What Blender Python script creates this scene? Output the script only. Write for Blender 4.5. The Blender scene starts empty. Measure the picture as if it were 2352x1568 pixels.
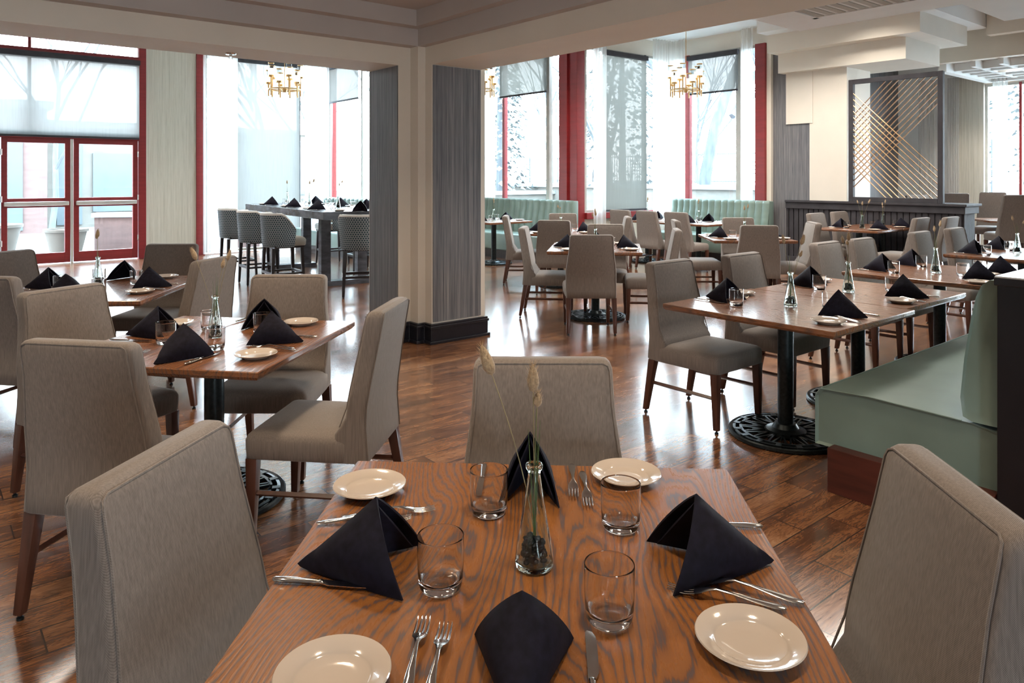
import bpy, bmesh, math, random
from mathutils import Vector, Matrix
random.seed(7)
PI = math.pi
S = bpy.context.scene
COL = S.collection
R = math.radians
ZC = 4.3

# ------------------------------------------------------------------ camera, world, lights, exposure
cam = bpy.data.cameras.new('camera')
cam.sensor_fit = 'HORIZONTAL'; cam.sensor_width = 36.0
cam.lens = 36.0 * 1680 / 2352
cam.shift_y = -(784 - 406) / 2352
cam.clip_start = 0.05; cam.clip_end = 300
camo = bpy.data.objects.new('camera', cam); COL.objects.link(camo)
camo.location = (0, 0, 1.53); camo.rotation_euler = (R(90), 0, R(50.5 - 90))
S.camera = camo
S.view_settings.view_transform = 'Standard'; S.view_settings.look = 'None'
S.view_settings.exposure = 1.32; S.view_settings.gamma = 1.0
S.view_settings.use_curve_mapping = False

world = bpy.data.worlds.new('sky'); S.world = world; world.use_nodes = True
wn = world.node_tree; wn.nodes.clear()
wo = wn.nodes.new('ShaderNodeOutputWorld'); bg = wn.nodes.new('ShaderNodeBackground')
tc = wn.nodes.new('ShaderNodeTexCoord'); sp = wn.nodes.new('ShaderNodeSeparateXYZ')
rp = wn.nodes.new('ShaderNodeValToRGB')
wn.links.new(tc.outputs['Generated'], sp.inputs[0]); wn.links.new(sp.outputs['Z'], rp.inputs[0])
rp.color_ramp.elements[0].position = 0.0; rp.color_ramp.elements[0].color = (0.95, 0.98, 1.0, 1)
rp.color_ramp.elements[1].position = 0.45; rp.color_ramp.elements[1].color = (0.60, 0.83, 1.0, 1)
wn.links.new(rp.outputs[0], bg.inputs[0]); bg.inputs[1].default_value = 15.0
wn.links.new(bg.outputs[0], wo.inputs[0])

def portal(x, y, z, sx, sz, ang):
    l = bpy.data.lights.new('window_portal', 'AREA'); l.shape = 'RECTANGLE'; l.size = sx; l.size_y = sz
    l.cycles.is_portal = True
    o = bpy.data.objects.new('window_portal', l); COL.objects.link(o)
    o.location = (x, y, z); o.rotation_euler = (R(90), 0, R(ang))     # light faces local -Z
    return o
# facing into the room: wall y=15 looks towards -Y, walls x=const look towards -X
portal(1.2, 15.3, 2.1, 4.6, 4.2, 180)
portal(5.8, 15.3, 2.1, 2.7, 4.2, 180)
portal(7.4, 13.7, 2.4, 2.8, 3.8, 90)
portal(9.9, 11.2, 2.4, 2.8, 3.8, 90)
portal(10.9, 9.95, 2.2, 2.8, 4.0, 180)
portal(12.5, 8.5, 2.4, 2.6, 3.8, 90)
portal(17.4, 3.3, 1.8, 4.0, 3.2, 90)
portal(-1.0, -6.25, 1.45, 1.2, 2.0, 0)

def fill_spot(x, y, z, power, col=(1, .80, .58), ang=110, blend=.6, soft=.12):  # spot for the added ceiling fill
    l = bpy.data.lights.new('added_fill_beam', 'SPOT'); l.energy = power * 0.9; l.color = col
    l.spot_size = R(ang); l.spot_blend = blend; l.shadow_soft_size = soft
    o = bpy.data.objects.new('added_fill_beam', l); COL.objects.link(o); o.location = (x, y, z)
    return o
INNER_FILL = [(1.15, 0.85, 3.0, 70), (-0.4, 2.2, 3.0, 70), (1.3, 3.2, 3.0, 90), (2.9, 0.6, 3.0, 60), (0.2, 4.6, 3.0, 60), (2.6, 4.2, 3.0, 50)]  # added spots that brighten the near tables under the coffer
for x, y, z, p in INNER_FILL: fill_spot(x, y, z - .03, p * .62)
OUTER_FILL = [(5.6, 3.0, 3.0, 70), (6.4, 6.2, ZC, 110), (8.6, 4.3, ZC, 110), (10.9, 5.2, ZC, 80), (4.0, 10.5, ZC, 110), (1.2, 9.6, ZC, 70), (8.3, 8.2, ZC, 110), (15.6, 4.5, 3.62, 90), (10.3, 6.8, ZC, 90)]  # added spots that lift the bays and the window side
for x, y, z, p in OUTER_FILL: fill_spot(x, y, z - .03, p * 2.2, (1, .92, .82), 140, .6, .4)

# ------------------------------------------------------------------ materials
MATS = {}
def nodemat(name):
    m = bpy.data.materials.new(name); m.use_nodes = True; m.node_tree.nodes.clear()
    nt = m.node_tree; out = nt.nodes.new('ShaderNodeOutputMaterial'); MATS[name] = m
    return m, nt, out
def nd(nt, t, **k):
    n = nt.nodes.new(t)
    for a, v in k.items(): setattr(n, a, v)
    return n
def mth(nt, op, a, b=None, c=None):
    n = nt.nodes.new('ShaderNodeMath'); n.operation = op
    for i, v in enumerate((a, b, c)):
        if v is None: continue
        if isinstance(v, (int, float)): n.inputs[i].default_value = v
        else: nt.links.new(v, n.inputs[i])
    return n.outputs[0]
def ramp(nt, fac, stops):
    n = nt.nodes.new('ShaderNodeValToRGB'); cr = n.color_ramp
    while len(cr.elements) < len(stops): cr.elements.new(0.5)
    for e, (p, c) in zip(cr.elements, stops): e.position = p; e.color = (*c, 1)
    nt.links.new(fac, n.inputs[0]); return n.outputs[0]
def coords(nt, scale=(1, 1, 1), kind='Object'):
    t = nt.nodes.new('ShaderNodeTexCoord'); mp = nt.nodes.new('ShaderNodeMapping')
    mp.inputs['Scale'].default_value = scale
    nt.links.new(t.outputs[kind], mp.inputs[0]); return mp.outputs[0]
def noise(nt, vec, scale=5, detail=3, rough=.5, dist=0.0):
    n = nt.nodes.new('ShaderNodeTexNoise'); n.inputs['Scale'].default_value = scale
    n.inputs['Detail'].default_value = detail; n.inputs['Roughness'].default_value = rough
    n.inputs['Distortion'].default_value = dist
    nt.links.new(vec, n.inputs['Vector']); return n.outputs[0]
def bsdf(nt, out, rough=.5, metal=0, spec=.5, **k):
    b = nt.nodes.new('ShaderNodeBsdfPrincipled')
    b.inputs['Roughness'].default_value = rough; b.inputs['Metallic'].default_value = metal
    b.inputs['Specular IOR Level'].default_value = spec
    for a, v in k.items(): b.inputs[a.replace('_', ' ')].default_value = v
    nt.links.new(b.outputs[0], out.inputs[0]); return b
def bump(nt, b, h, strength=.2, dist=.002):
    n = nt.nodes.new('ShaderNodeBump'); n.inputs['Strength'].default_value = strength; n.inputs['Distance'].default_value = dist
    nt.links.new(h, n.inputs['Height']); nt.links.new(n.outputs[0], b.inputs['Normal'])
def mul(c, f): return tuple(min(1, v * f) for v in c)
def simple(name, col, rough=.5, metal=0, var=.12, scale=(6, 6, 6), ns=1.0, bmp=0, spec=.5, **k):
    m, nt, out = nodemat(name); b = bsdf(nt, out, rough, metal, spec, **k)
    v = noise(nt, coords(nt, scale), ns, 3)
    c = ramp(nt, v, [(.3, mul(col, 1 - var)), (.7, mul(col, 1 + var))])
    nt.links.new(c, b.inputs['Base Color'])
    if bmp: bump(nt, b, v, bmp)
    return m

def fabric(name, lo, hi):
    m, nt, out = nodemat(name); b = bsdf(nt, out, .85, 0, .25, Sheen_Weight=.25, Sheen_Roughness=.5)
    st = noise(nt, coords(nt, (240, 240, 9)), 1, 2, .6)
    sep = nt.nodes.new('ShaderNodeSeparateXYZ'); t = nt.nodes.new('ShaderNodeTexCoord'); nt.links.new(t.outputs['Object'], sep.inputs[0])
    u = mth(nt, 'ADD', sep.outputs[0], sep.outputs[1])
    w1 = mth(nt, 'SINE', mth(nt, 'MULTIPLY', u, 1900)); w2 = mth(nt, 'SINE', mth(nt, 'MULTIPLY', sep.outputs[2], 1900))
    wv = mth(nt, 'MULTIPLY', w1, w2)
    f = mth(nt, 'ADD', mth(nt, 'MULTIPLY', wv, .20), mth(nt, 'ADD', mth(nt, 'MULTIPLY', st, .55), .225))
    c = ramp(nt, f, [(.25, lo), (.75, hi)]); nt.links.new(c, b.inputs['Base Color'])
    bump(nt, b, f, .35, .001)
    return m
FAB = fabric('greige_woven_upholstery', (.125, .102, .088), (.29, .245, .215))

def leather(name, col, rough=.42):
    m, nt, out = nodemat(name); b = bsdf(nt, out, rough, 0, .45)
    v = noise(nt, coords(nt), 3, 3); fine = noise(nt, coords(nt), 350, 2)
    nt.links.new(ramp(nt, v, [(.3, mul(col, .86)), (.7, mul(col, 1.1))]), b.inputs['Base Color'])
    bump(nt, b, fine, .12, .001); return m
SAGE = leather('sage_green_leather', (.19, .265, .235), .36)
TAUPE = leather('taupe_grey_leather', (.30, .28, .24), .3)

def wood(name, base, dark, streak, gx=9, gy=1.0, rough=.28, freq=26, coat=.3):
    """grain runs along local Y"""
    m, nt, out = nodemat(name); b = bsdf(nt, out, rough, 0, .5, Coat_Weight=coat, Coat_Roughness=.16)
    big = noise(nt, coords(nt, (2.6, .75, 2.6)), 1.6, 1.5, .4, .3)
    sep = nt.nodes.new('ShaderNodeSeparateXYZ'); t = nt.nodes.new('ShaderNodeTexCoord'); nt.links.new(t.outputs['Object'], sep.inputs[0])
    phase = mth(nt, 'ADD', mth(nt, 'MULTIPLY', big, freq), mth(nt, 'MULTIPLY', sep.outputs[0], gx))
    fr = noise(nt, coords(nt, (90, 6, 90)), 1, 3, .7)
    ph2 = mth(nt, 'ADD', phase, mth(nt, 'MULTIPLY', fr, 1.1))
    ring = mth(nt, 'FRACT', ph2)
    tri = mth(nt, 'ABSOLUTE', mth(nt, 'SUBTRACT', ring, .5))
    fine = noise(nt, coords(nt, (260, 7, 260)), 1, 2, .6)
    line = mth(nt, 'ADD', tri, mth(nt, 'MULTIPLY', mth(nt, 'SUBTRACT', fine, .5), .35))
    c = ramp(nt, line, [(.0, streak), (.045, streak), (.09, dark), (.17, base), (.5, mul(base, 1.18))])
    nt.links.new(c, b.inputs['Base Color'])
    r = mth(nt, 'ADD', mth(nt, 'MULTIPLY', line, -.25), rough + .1); nt.links.new(r, b.inputs['Roughness'])
    bump(nt, b, line, .25, .0012); return m
TABLEWOOD = wood('honey_oak_tabletop', (.255, .098, .027), (.165, .062, .022), (.105, .070, .068), gx=46, freq=30, coat=.5)
TABLEWOOD2 = wood('brown_oak_tabletop', (.22, .088, .038), (.18, .074, .034), (.12, .06, .04), gx=30, freq=16, coat=.5)
DARKWOOD = simple('mahogany_leg_wood', (.085, .032, .020), .3, var=.3, scale=(30, 30, 3))
BLACKWOOD = simple('black_stained_wood', (.018, .016, .018), .3, var=.3, scale=(30, 30, 3))
SLATEWOOD = simple('slate_stained_bar_wood', (.085, .095, .115), .22, var=.4, scale=(5, 5, 12))
IRON = simple('cast_iron_black', (.022, .030, .034), .35, .6, var=.3, scale=(60, 60, 60), bmp=.2)
STEEL = simple('polished_cutlery_steel', (.72, .71, .69), .14, 1.0, var=.05)
BRASS = simple('brushed_brass', (.72, .47, .22), .28, 1.0, var=.1)
COPPER = simple('bronze_lattice_rod', (.42, .25, .13), .35, .8, var=.1)
CHARFRAME = simple('charcoal_painted_frame', (.055, .052, .058), .7, var=.15, spec=.2)
CREAM = simple('warm_white_paint', (.76, .70, .61), .75, var=.03, scale=(2, 2, 2))
TAUPEPAINT = simple('taupe_ceiling_paint', (.50, .455, .43), .7, var=.03, scale=(2, 2, 2))
WHITEPAINT = simple('white_ceiling_paint', (.78, .78, .76), .75, var=.03, scale=(2, 2, 2))
BASEBLACK = simple('black_baseboard_paint', (.012, .012, .018), .28, var=.2)
RED = simple('brick_red_window_frame', (.24, .020, .022), .38, var=.12, scale=(3, 3, 20))
NAVY = simple('blue_black_napkin_cloth', (.0075, .0065, .0145), .8, var=.35, scale=(60, 60, 60), bmp=.25, spec=.2)
CHINA = simple('glazed_cream_china', (.60, .52, .45), .12, var=.02, Coat_Weight=.6, Coat_Roughness=.05)
PEBBLE = simple('black_river_pebble', (.018, .016, .018), .25, var=.5, scale=(90, 90, 90))
STEM = simple('dry_grass_stem', (.30, .24, .12), .6, var=.2)
GREENSTEM = simple('green_grass_blade', (.09, .15, .04), .5, var=.2)
TUFT = simple('bunny_tail_seed_head', (.46, .33, .20), .9, var=.25, scale=(200, 200, 200), bmp=.8, Sheen_Weight=.3)
MAHPANEL = simple('dark_mahogany_plinth', (.075, .018, .012), .35, var=.35, scale=(3, 3, 25))
BLACKPANEL = simple('black_partition_laminate', (.010, .010, .014), .3, var=.2)
CAPSTONE = simple('pale_cap_laminate', (.50, .49, .47), .25, var=.05)
ALU = simple('satin_aluminium', (.70, .68, .64), .35, .6, var=.05)
GREYFRAME = simple('warm_grey_window_frame', (.40, .38, .34), .5, var=.08)
TEALFRAME = simple('dark_teal_shade_housing', (.02, .07, .10), .4, var=.1)

def wallpaper(name, a, b_, c_):
    m, nt, out = nodemat(name); b = bsdf(nt, out, .5, 0, .4)
    f1 = noise(nt, coords(nt, (70, 70, .7)), 1, 4, .7); f2 = noise(nt, coords(nt, (260, 260, 4)), 1, 2, .6)
    f = mth(nt, 'ADD', mth(nt, 'MULTIPLY', f1, .65), mth(nt, 'MULTIPLY', f2, .35))
    nt.links.new(ramp(nt, f, [(.33, a), (.5, b_), (.66, c_)]), b.inputs['Base Color']); bump(nt, b, f, .3, .001); return m
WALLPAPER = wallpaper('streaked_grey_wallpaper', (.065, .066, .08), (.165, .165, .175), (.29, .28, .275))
WALLPAPERL = wallpaper('streaked_beige_wallpaper', (.44, .41, .34), (.62, .58, .49), (.72, .68, .60))

def floor_mat():
    m, nt, out = nodemat('wood_look_floor_tile'); b = bsdf(nt, out, .2, 0, .75, Coat_Weight=.5, Coat_Roughness=.14, IOR=1.7)
    t = nt.nodes.new('ShaderNodeTexCoord'); sep = nt.nodes.new('ShaderNodeSeparateXYZ'); nt.links.new(t.outputs['Object'], sep.inputs[0])
    x, y = sep.outputs[0], sep.outputs[1]
    yr = mth(nt, 'DIVIDE', mth(nt, 'SUBTRACT', y, .044), .16)
    row = mth(nt, 'FLOOR', yr); fy = mth(nt, 'FRACT', yr)
    xs = mth(nt, 'DIVIDE', mth(nt, 'ADD', mth(nt, 'SUBTRACT', x, 3.597), mth(nt, 'MULTIPLY', mth(nt, 'SUBTRACT', row, 16), .2033)), .61)
    cell = mth(nt, 'FLOOR', xs); fx = mth(nt, 'FRACT', xs)
    dx = mth(nt, 'MULTIPLY', mth(nt, 'MINIMUM', fx, mth(nt, 'SUBTRACT', 1, fx)), .61)
    dy = mth(nt, 'MULTIPLY', mth(nt, 'MINIMUM', fy, mth(nt, 'SUBTRACT', 1, fy)), .16)
    gr = mth(nt, 'LESS_THAN', mth(nt, 'MINIMUM', dx, dy), .0030)
    cb = nt.nodes.new('ShaderNodeCombineXYZ'); nt.links.new(row, cb.inputs[0]); nt.links.new(cell, cb.inputs[1])
    wn_ = nt.nodes.new('ShaderNodeTexWhiteNoise'); wn_.noise_dimensions = '2D'; nt.links.new(cb.outputs[0], wn_.inputs['Vector'])
    rnd = wn_.outputs['Value']
    c2 = nt.nodes.new('ShaderNodeCombineXYZ')
    nt.links.new(mth(nt, 'ADD', mth(nt, 'MULTIPLY', x, 1.6), mth(nt, 'MULTIPLY', rnd, 37)), c2.inputs[0])
    nt.links.new(mth(nt, 'MULTIPLY', y, 9), c2.inputs[1]); nt.links.new(mth(nt, 'MULTIPLY', rnd, 9), c2.inputs[2])
    g = noise(nt, c2.outputs[0], 2.2, 4, .6, .9)
    ph = mth(nt, 'FRACT', mth(nt, 'MULTIPLY', g, 9)); tri = mth(nt, 'ABSOLUTE', mth(nt, 'SUBTRACT', ph, .5))
    c3 = nt.nodes.new('ShaderNodeCombineXYZ')
    nt.links.new(mth(nt, 'MULTIPLY', x, 7), c3.inputs[0]); nt.links.new(mth(nt, 'MULTIPLY', y, 150), c3.inputs[1]); nt.links.new(rnd, c3.inputs[2])
    fine = noise(nt, c3.outputs[0], 1, 3, .7)
    c4 = nt.nodes.new('ShaderNodeCombineXYZ')
    nt.links.new(mth(nt, 'MULTIPLY', x, 2.0), c4.inputs[0]); nt.links.new(mth(nt, 'MULTIPLY', y, 11), c4.inputs[1]); nt.links.new(rnd, c4.inputs[2])
    patch = noise(nt, c4.outputs[0], 1.3, 2, .5, .6)
    f = mth(nt, 'ADD', mth(nt, 'MULTIPLY', tri, .38), mth(nt, 'MULTIPLY', fine, .46))
    f = mth(nt, 'ADD', f, mth(nt, 'MULTIPLY', mth(nt, 'SUBTRACT', rnd, .5), .22))
    f = mth(nt, 'ADD', f, mth(nt, 'MULTIPLY', mth(nt, 'SUBTRACT', patch, .42), .7))
    c = ramp(nt, f, [(.10, (.045, .022, .014)), (.34, (.17, .072, .034)), (.52, (.30, .135, .060)), (.78, (.42, .23, .12))])
    mx = nt.nodes.new('ShaderNodeMix'); mx.data_type = 'RGBA'
    nt.links.new(gr, mx.inputs[0]); nt.links.new(c, mx.inputs[6]); mx.inputs[7].default_value = (.035, .022, .018, 1)
    nt.links.new(mx.outputs[2], b.inputs['Base Color'])
    nt.links.new(mth(nt, 'ADD', mth(nt, 'MULTIPLY', fine, .16), .12), b.inputs['Roughness'])
    h = mth(nt, 'SUBTRACT', mth(nt, 'MULTIPLY', fine, .10), gr); bump(nt, b, h, .35, .0015)
    return m
FLOOR = floor_mat()

def hexmat():
    m, nt, out = nodemat('navy_circle_lattice_upholstery'); b = bsdf(nt, out, .6, 0, .3)
    t = nt.nodes.new('ShaderNodeTexCoord'); sep = nt.nodes.new('ShaderNodeSeparateXYZ'); nt.links.new(t.outputs['Object'], sep.inputs[0])
    ang = mth(nt, 'ARCTAN2', sep.outputs[0], mth(nt, 'MULTIPLY', sep.outputs[1], -1))
    u = mth(nt, 'MULTIPLY', ang, .262 / .030); v = mth(nt, 'DIVIDE', sep.outputs[2], .030 * 1.732)
    def d(ou, ov):
        a = mth(nt, 'SUBTRACT', mth(nt, 'FRACT', mth(nt, 'ADD', u, ou)), .5)
        c = mth(nt, 'MULTIPLY', mth(nt, 'SUBTRACT', mth(nt, 'FRACT', mth(nt, 'ADD', v, ov)), .5), 1.732)
        return mth(nt, 'SQRT', mth(nt, 'ADD', mth(nt, 'MULTIPLY', a, a), mth(nt, 'MULTIPLY', c, c)))
    r = mth(nt, 'MINIMUM', d(0, 0), d(.5, .5))
    c = ramp(nt, r, [(0, (.018, .045, .06)), (.34, (.02, .055, .07)), (.41, (.34, .36, .38)), (.5, (.30, .32, .34)), (.56, (.03, .07, .09))])
    nt.links.new(c, b.inputs['Base Color']); return m
HEX = hexmat()
STOOLWHITE = fabric('pale_grey_stool_fabric', (.42, .40, .38), (.62, .60, .57))

def glassmat(name, tint=(1, 1, 1), rough=0.0, ior=1.45):
    m, nt, out = nodemat(name); g = nt.nodes.new('ShaderNodeBsdfGlass'); g.inputs['IOR'].default_value = ior; g.inputs['Roughness'].default_value = rough
    v = noise(nt, coords(nt), 3, 1)
    nt.links.new(ramp(nt, v, [(0, mul(tint, .985)), (1, tint)]), g.inputs['Color'])
    nt.links.new(g.outputs[0], out.inputs[0]); return m
GLASS = glassmat('clear_table_glass', (1, 1, 1), ior=1.5)
GLASSR = glassmat('rippled_vase_glass', (.96, 1, .99))
def ripple():
    nt = GLASSR.node_tree; g = [n for n in nt.nodes if n.type == 'BSDF_GLASS'][0]
    n = nt.nodes.new('ShaderNodeBump'); n.inputs['Strength'].default_value = .5; n.inputs['Distance'].default_value = .003
    nt.links.new(noise(nt, coords(nt, (60, 60, 25)), 1, 1), n.inputs['Height']); nt.links.new(n.outputs[0], g.inputs['Normal'])
ripple()
def pane_mat():
    m, nt, out = nodemat('window_pane_glass'); tr = nt.nodes.new('ShaderNodeBsdfTransparent'); gl = nt.nodes.new('ShaderNodeBsdfGlossy')
    gl.inputs['Roughness'].default_value = .02; gm = nt.nodes.new('ShaderNodeNewGeometry'); vm = nt.nodes.new('ShaderNodeVectorMath'); vm.operation = 'DOT_PRODUCT'
    nt.links.new(gm.outputs['Incoming'], vm.inputs[0]); nt.links.new(gm.outputs['Normal'], vm.inputs[1])
    fac = mth(nt, 'ADD', mth(nt, 'MULTIPLY', mth(nt, 'POWER', mth(nt, 'SUBTRACT', 1.0, mth(nt, 'ABSOLUTE', vm.outputs['Value'])), 5.0), .9), .03)
    v = noise(nt, coords(nt), .5, 1); nt.links.new(ramp(nt, v, [(0, (.93, .96, .97)), (1, (.97, .98, .98))]), tr.inputs[0])
    mx = nt.nodes.new('ShaderNodeMixShader'); nt.links.new(fac, mx.inputs[0]); nt.links.new(tr.outputs[0], mx.inputs[1]); nt.links.new(gl.outputs[0], mx.inputs[2])
    nt.links.new(mx.outputs[0], out.inputs[0]); return m
PANE = pane_mat()
def sheer(name, col, op, stripes=0):
    m, nt, out = nodemat(name); tr = nt.nodes.new('ShaderNodeBsdfTransparent'); df = nt.nodes.new('ShaderNodeBsdfDiffuse'); tl = nt.nodes.new('ShaderNodeBsdfTranslucent')
    c = ramp(nt, noise(nt, coords(nt, (30, 30, 1)), 2, 2), [(.3, mul(col, .9)), (.7, col)])
    nt.links.new(c, df.inputs[0]); nt.links.new(c, tl.inputs[0])
    a = nt.nodes.new('ShaderNodeMixShader'); a.inputs[0].default_value = .5; nt.links.new(df.outputs[0], a.inputs[1]); nt.links.new(tl.outputs[0], a.inputs[2])
    mx = nt.nodes.new('ShaderNodeMixShader'); mx.inputs[0].default_value = op
    nt.links.new(tr.outputs[0], mx.inputs[1]); nt.links.new(a.outputs[0], mx.inputs[2]); nt.links.new(mx.outputs[0], out.inputs[0]); return m
SHEER = sheer('sheer_white_curtain_voile', (.86, .84, .80), .55)
SCREEN = sheer('grey_solar_screen_weave', (.13, .122, .112), .984)
SCREENL = sheer('pale_solar_screen_weave', (.17, .16, .148), .986)
SCREEND = sheer('taupe_solar_screen_weave', (.12, .112, .098), .988)
def emis(name, col, st):
    m, nt, out = nodemat(name); e = nt.nodes.new('ShaderNodeEmission'); e.inputs[1].default_value = st
    nt.links.new(ramp(nt, noise(nt, coords(nt), 4, 1), [(0, mul(col, .95)), (1, col)]), e.inputs[0]); nt.links.new(e.outputs[0], out.inputs[0]); return m
GLOW = emis('lit_lamp_shade', (1, .84, .58), .8)
FILL_LENS = emis('added_fill_lens', (1, .85, .65), 6)  # glowing lens of the added fill fixtures
# outside
SNOW = simple('pale_snowy_paving', (.22, .225, .23), .9, var=.08, scale=(.4, .4, .4))
BRICK = simple('faded_red_brick', (.11, .064, .056), .9, var=.15, scale=(3, 3, 9))
BRICKL = simple('pale_buff_brick', (.105, .092, .078), .9, var=.12, scale=(3, 3, 9))
BARK = simple('grey_bark', (.065, .069, .075), .9, var=.3, scale=(8, 8, 2))
BIRCH = simple('white_birch_bark', (.11, .112, .112), .8, var=.35, scale=(2, 2, 9))
NEEDLE = simple('evergreen_needles', (.10, .11, .11), .9, var=.3)
FENCEM = simple('dark_steel_fence', (.05, .055, .06), .5, var=.1)
STRAW = simple('straw_ornamental_grass', (.10, .08, .05), .9, var=.2)
OUTGLASS = simple('blue_reflective_glazing', (.06, .072, .078), .4, var=.2, scale=(.5, .5, .5))
TERRA = simple('terracotta_planter', (.075, .058, .045), .8, var=.1)

# ------------------------------------------------------------------ mesh helpers
class MB:
    def __init__(s): s.v = []; s.f = []
    def add(s, vs, fs, mat=None):
        o = len(s.v); s.v += [tuple(mat @ Vector(v)) if mat else tuple(v) for v in vs]; s.f += [tuple(i + o for i in f) for f in fs]; return s
    def box(s, x0, x1, y0, y1, z0, z1, mat=None):
        v = [(x0, y0, z0), (x1, y0, z0), (x1, y1, z0), (x0, y1, z0), (x0, y0, z1), (x1, y0, z1), (x1, y1, z1), (x0, y1, z1)]
        return s.add(v, [(0, 3, 2, 1), (4, 5, 6, 7), (0, 1, 5, 4), (1, 2, 6, 5), (2, 3, 7, 6), (3, 0, 4, 7)], mat)
    def loft(s, rings, cap=(True, True), closed=False, mat=None):
        n = len(rings[0]); v = [p for r in rings for p in r]; f = []
        m = len(rings)
        for i in range(m if closed else m - 1):
            a = i * n; b = ((i + 1) % m) * n
            for j in range(n): f.append((a + j, a + (j + 1) % n, b + (j + 1) % n, b + j))
        if not closed:
            if cap[0]: f.append(tuple(reversed(range(n))))
            if cap[1]: f.append(tuple((m - 1) * n + j for j in range(n)))
        return s.add(v, f, mat)
    def lathe(s, prof, n=24, mat=None, cap=(True, True)):
        return s.loft([[(r * math.cos(2 * PI * j / n), r * math.sin(2 * PI * j / n), z) for j in range(n)] for r, z in prof], cap, mat=mat)
    def tube(s, pts, r, n=8, cap=(True, True), closed=False):
        pts = [Vector(p) for p in pts]; rings = []; m = len(pts)
        rs = r if isinstance(r, (list, tuple)) else [r] * m
        up = Vector((0, 0, 1)); prev = None
        for i, p in enumerate(pts):
            if closed: t = pts[(i + 1) % m] - pts[i - 1]
            else: t = pts[min(i + 1, m - 1)] - pts[max(i - 1, 0)]
            t.normalize()
            if prev is None:
                a = t.cross(up)
                if a.length < .05: a = t.cross(Vector((1, 0, 0)))
            else: a = prev - t * prev.dot(t)
            a.normalize(); prev = a; b = t.cross(a)
            rings.append([tuple(p + (a * math.cos(2 * PI * k / n) + b * math.sin(2 * PI * k / n)) * rs[i]) for k in range(n)])
        return s.loft(rings, cap, closed)
    def grid(s, fn, nu, nv, mat=None):
        v = [fn(i / nu, j / nv) for i in range(nu + 1) for j in range(nv + 1)]
        f = [(i * (nv + 1) + j, (i + 1) * (nv + 1) + j, (i + 1) * (nv + 1) + j + 1, i * (nv + 1) + j + 1) for i in range(nu) for j in range(nv)]
        return s.add(v, f, mat)
    def poly(s, pts, z0, z1, mat=None):
        n = len(pts); v = [(x, y, z0) for x, y in pts] + [(x, y, z1) for x, y in pts]
        f = [tuple(reversed(range(n))), tuple(range(n, 2 * n))] + [(i, (i + 1) % n, n + (i + 1) % n, n + i) for i in range(n)]
        return s.add(v, f, mat)
    def mesh(s, name, mat, smooth=35, bevel=0, segs=2, solid=0, fix=True):
        me = bpy.data.meshes.new(name); me.from_pydata(s.v, [], s.f)
        bm = bmesh.new(); bm.from_mesh(me)
        if fix:
            bmesh.ops.remove_doubles(bm, verts=bm.verts, dist=1e-6); bmesh.ops.dissolve_degenerate(bm, dist=1e-7, edges=bm.edges)
        if fix: bmesh.ops.recalc_face_normals(bm, faces=bm.faces)
        if bevel: bmesh.ops.bevel(bm, geom=[e for e in bm.edges if len(e.link_faces) == 2 and e.calc_face_angle(0) > R(30)], offset=bevel, segments=segs, affect='EDGES', profile=.5)
        if solid: bmesh.ops.solidify(bm, geom=bm.faces[:], thickness=solid)
        bm.to_mesh(me); bm.free()
        me.materials.append(mat)
        if smooth:
            for p in me.polygons: p.use_smooth = True
            me.set_sharp_from_angle(angle=R(smooth))
        return me
def rrect(hx, hy, z, r=.02, n=4, cx=0, cy=0):
    pts = []
    for sx, sy, a0 in ((1, 1, 0), (-1, 1, 90), (-1, -1, 180), (1, -1, 270)):
        for k in range(n + 1):
            a = R(a0 + 90 * k / n); pts.append((cx + sx * (hx - r) + r * math.cos(a), cy + sy * (hy - r) + r * math.sin(a), z))
    return pts
def link(name, me, parent=None, loc=(0, 0, 0), rz=0):
    o = bpy.data.objects.new(name, me); COL.objects.link(o); o.location = loc; o.rotation_euler = (0, 0, rz)
    if parent: o.parent = parent
    return o
def obj(name, mb, mat, parent=None, loc=(0, 0, 0), rz=0, **k): return link(name, mb.mesh(name, mat, **k), parent, loc, rz)
def tag(o, label, cat=None, group=None, kind=None):
    if label: o['label'] = label
    if cat: o['category'] = cat
    if group: o['group'] = group
    if kind: o['kind'] = kind
    return o
def thing(name, label, cat, loc=(0, 0, 0), rz=0, group=None):
    return tag(link(name, None, None, loc, rz), label, cat, group)
def struct(name, mb, mat, label=None, cat=None, **k):
    o = obj(name, mb, mat, **k); o['kind'] = 'structure'
    if label: o['label'] = label
    if cat: o['category'] = cat
    return o
def kids(o): return [c for c in KID.get(o.name, [])]
def dup(root, loc, rz, label=None, group=None, cat=None, scale=None):
    r = root.copy(); COL.objects.link(r); r.location = loc; r.rotation_euler = (0, 0, rz)
    if label: r['label'] = label
    if group: r['group'] = group
    if cat: r['category'] = cat
    if scale: r.scale = scale
    for ch in list(root.children):
        c = ch.copy(); COL.objects.link(c); c.parent = r
        for g in list(ch.children):
            d = g.copy(); COL.objects.link(d); d.parent = c
    return r
def box(x0, x1, y0, y1, z0, z1): return MB().box(x0, x1, y0, y1, z0, z1)

# ------------------------------------------------------------------ the room shell
ZC = 4.3
floor_poly = [(-6, -6), (18.2, -6), (18.2, 7.25), (12.3, 7.25), (12.3, 9.8), (9.7, 9.8), (9.7, 12.55), (7.3, 12.55), (7.3, 15.15), (-6, 15.15)]
struct('floor', MB().poly(floor_poly, -.12, 0), FLOOR, smooth=0)
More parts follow.
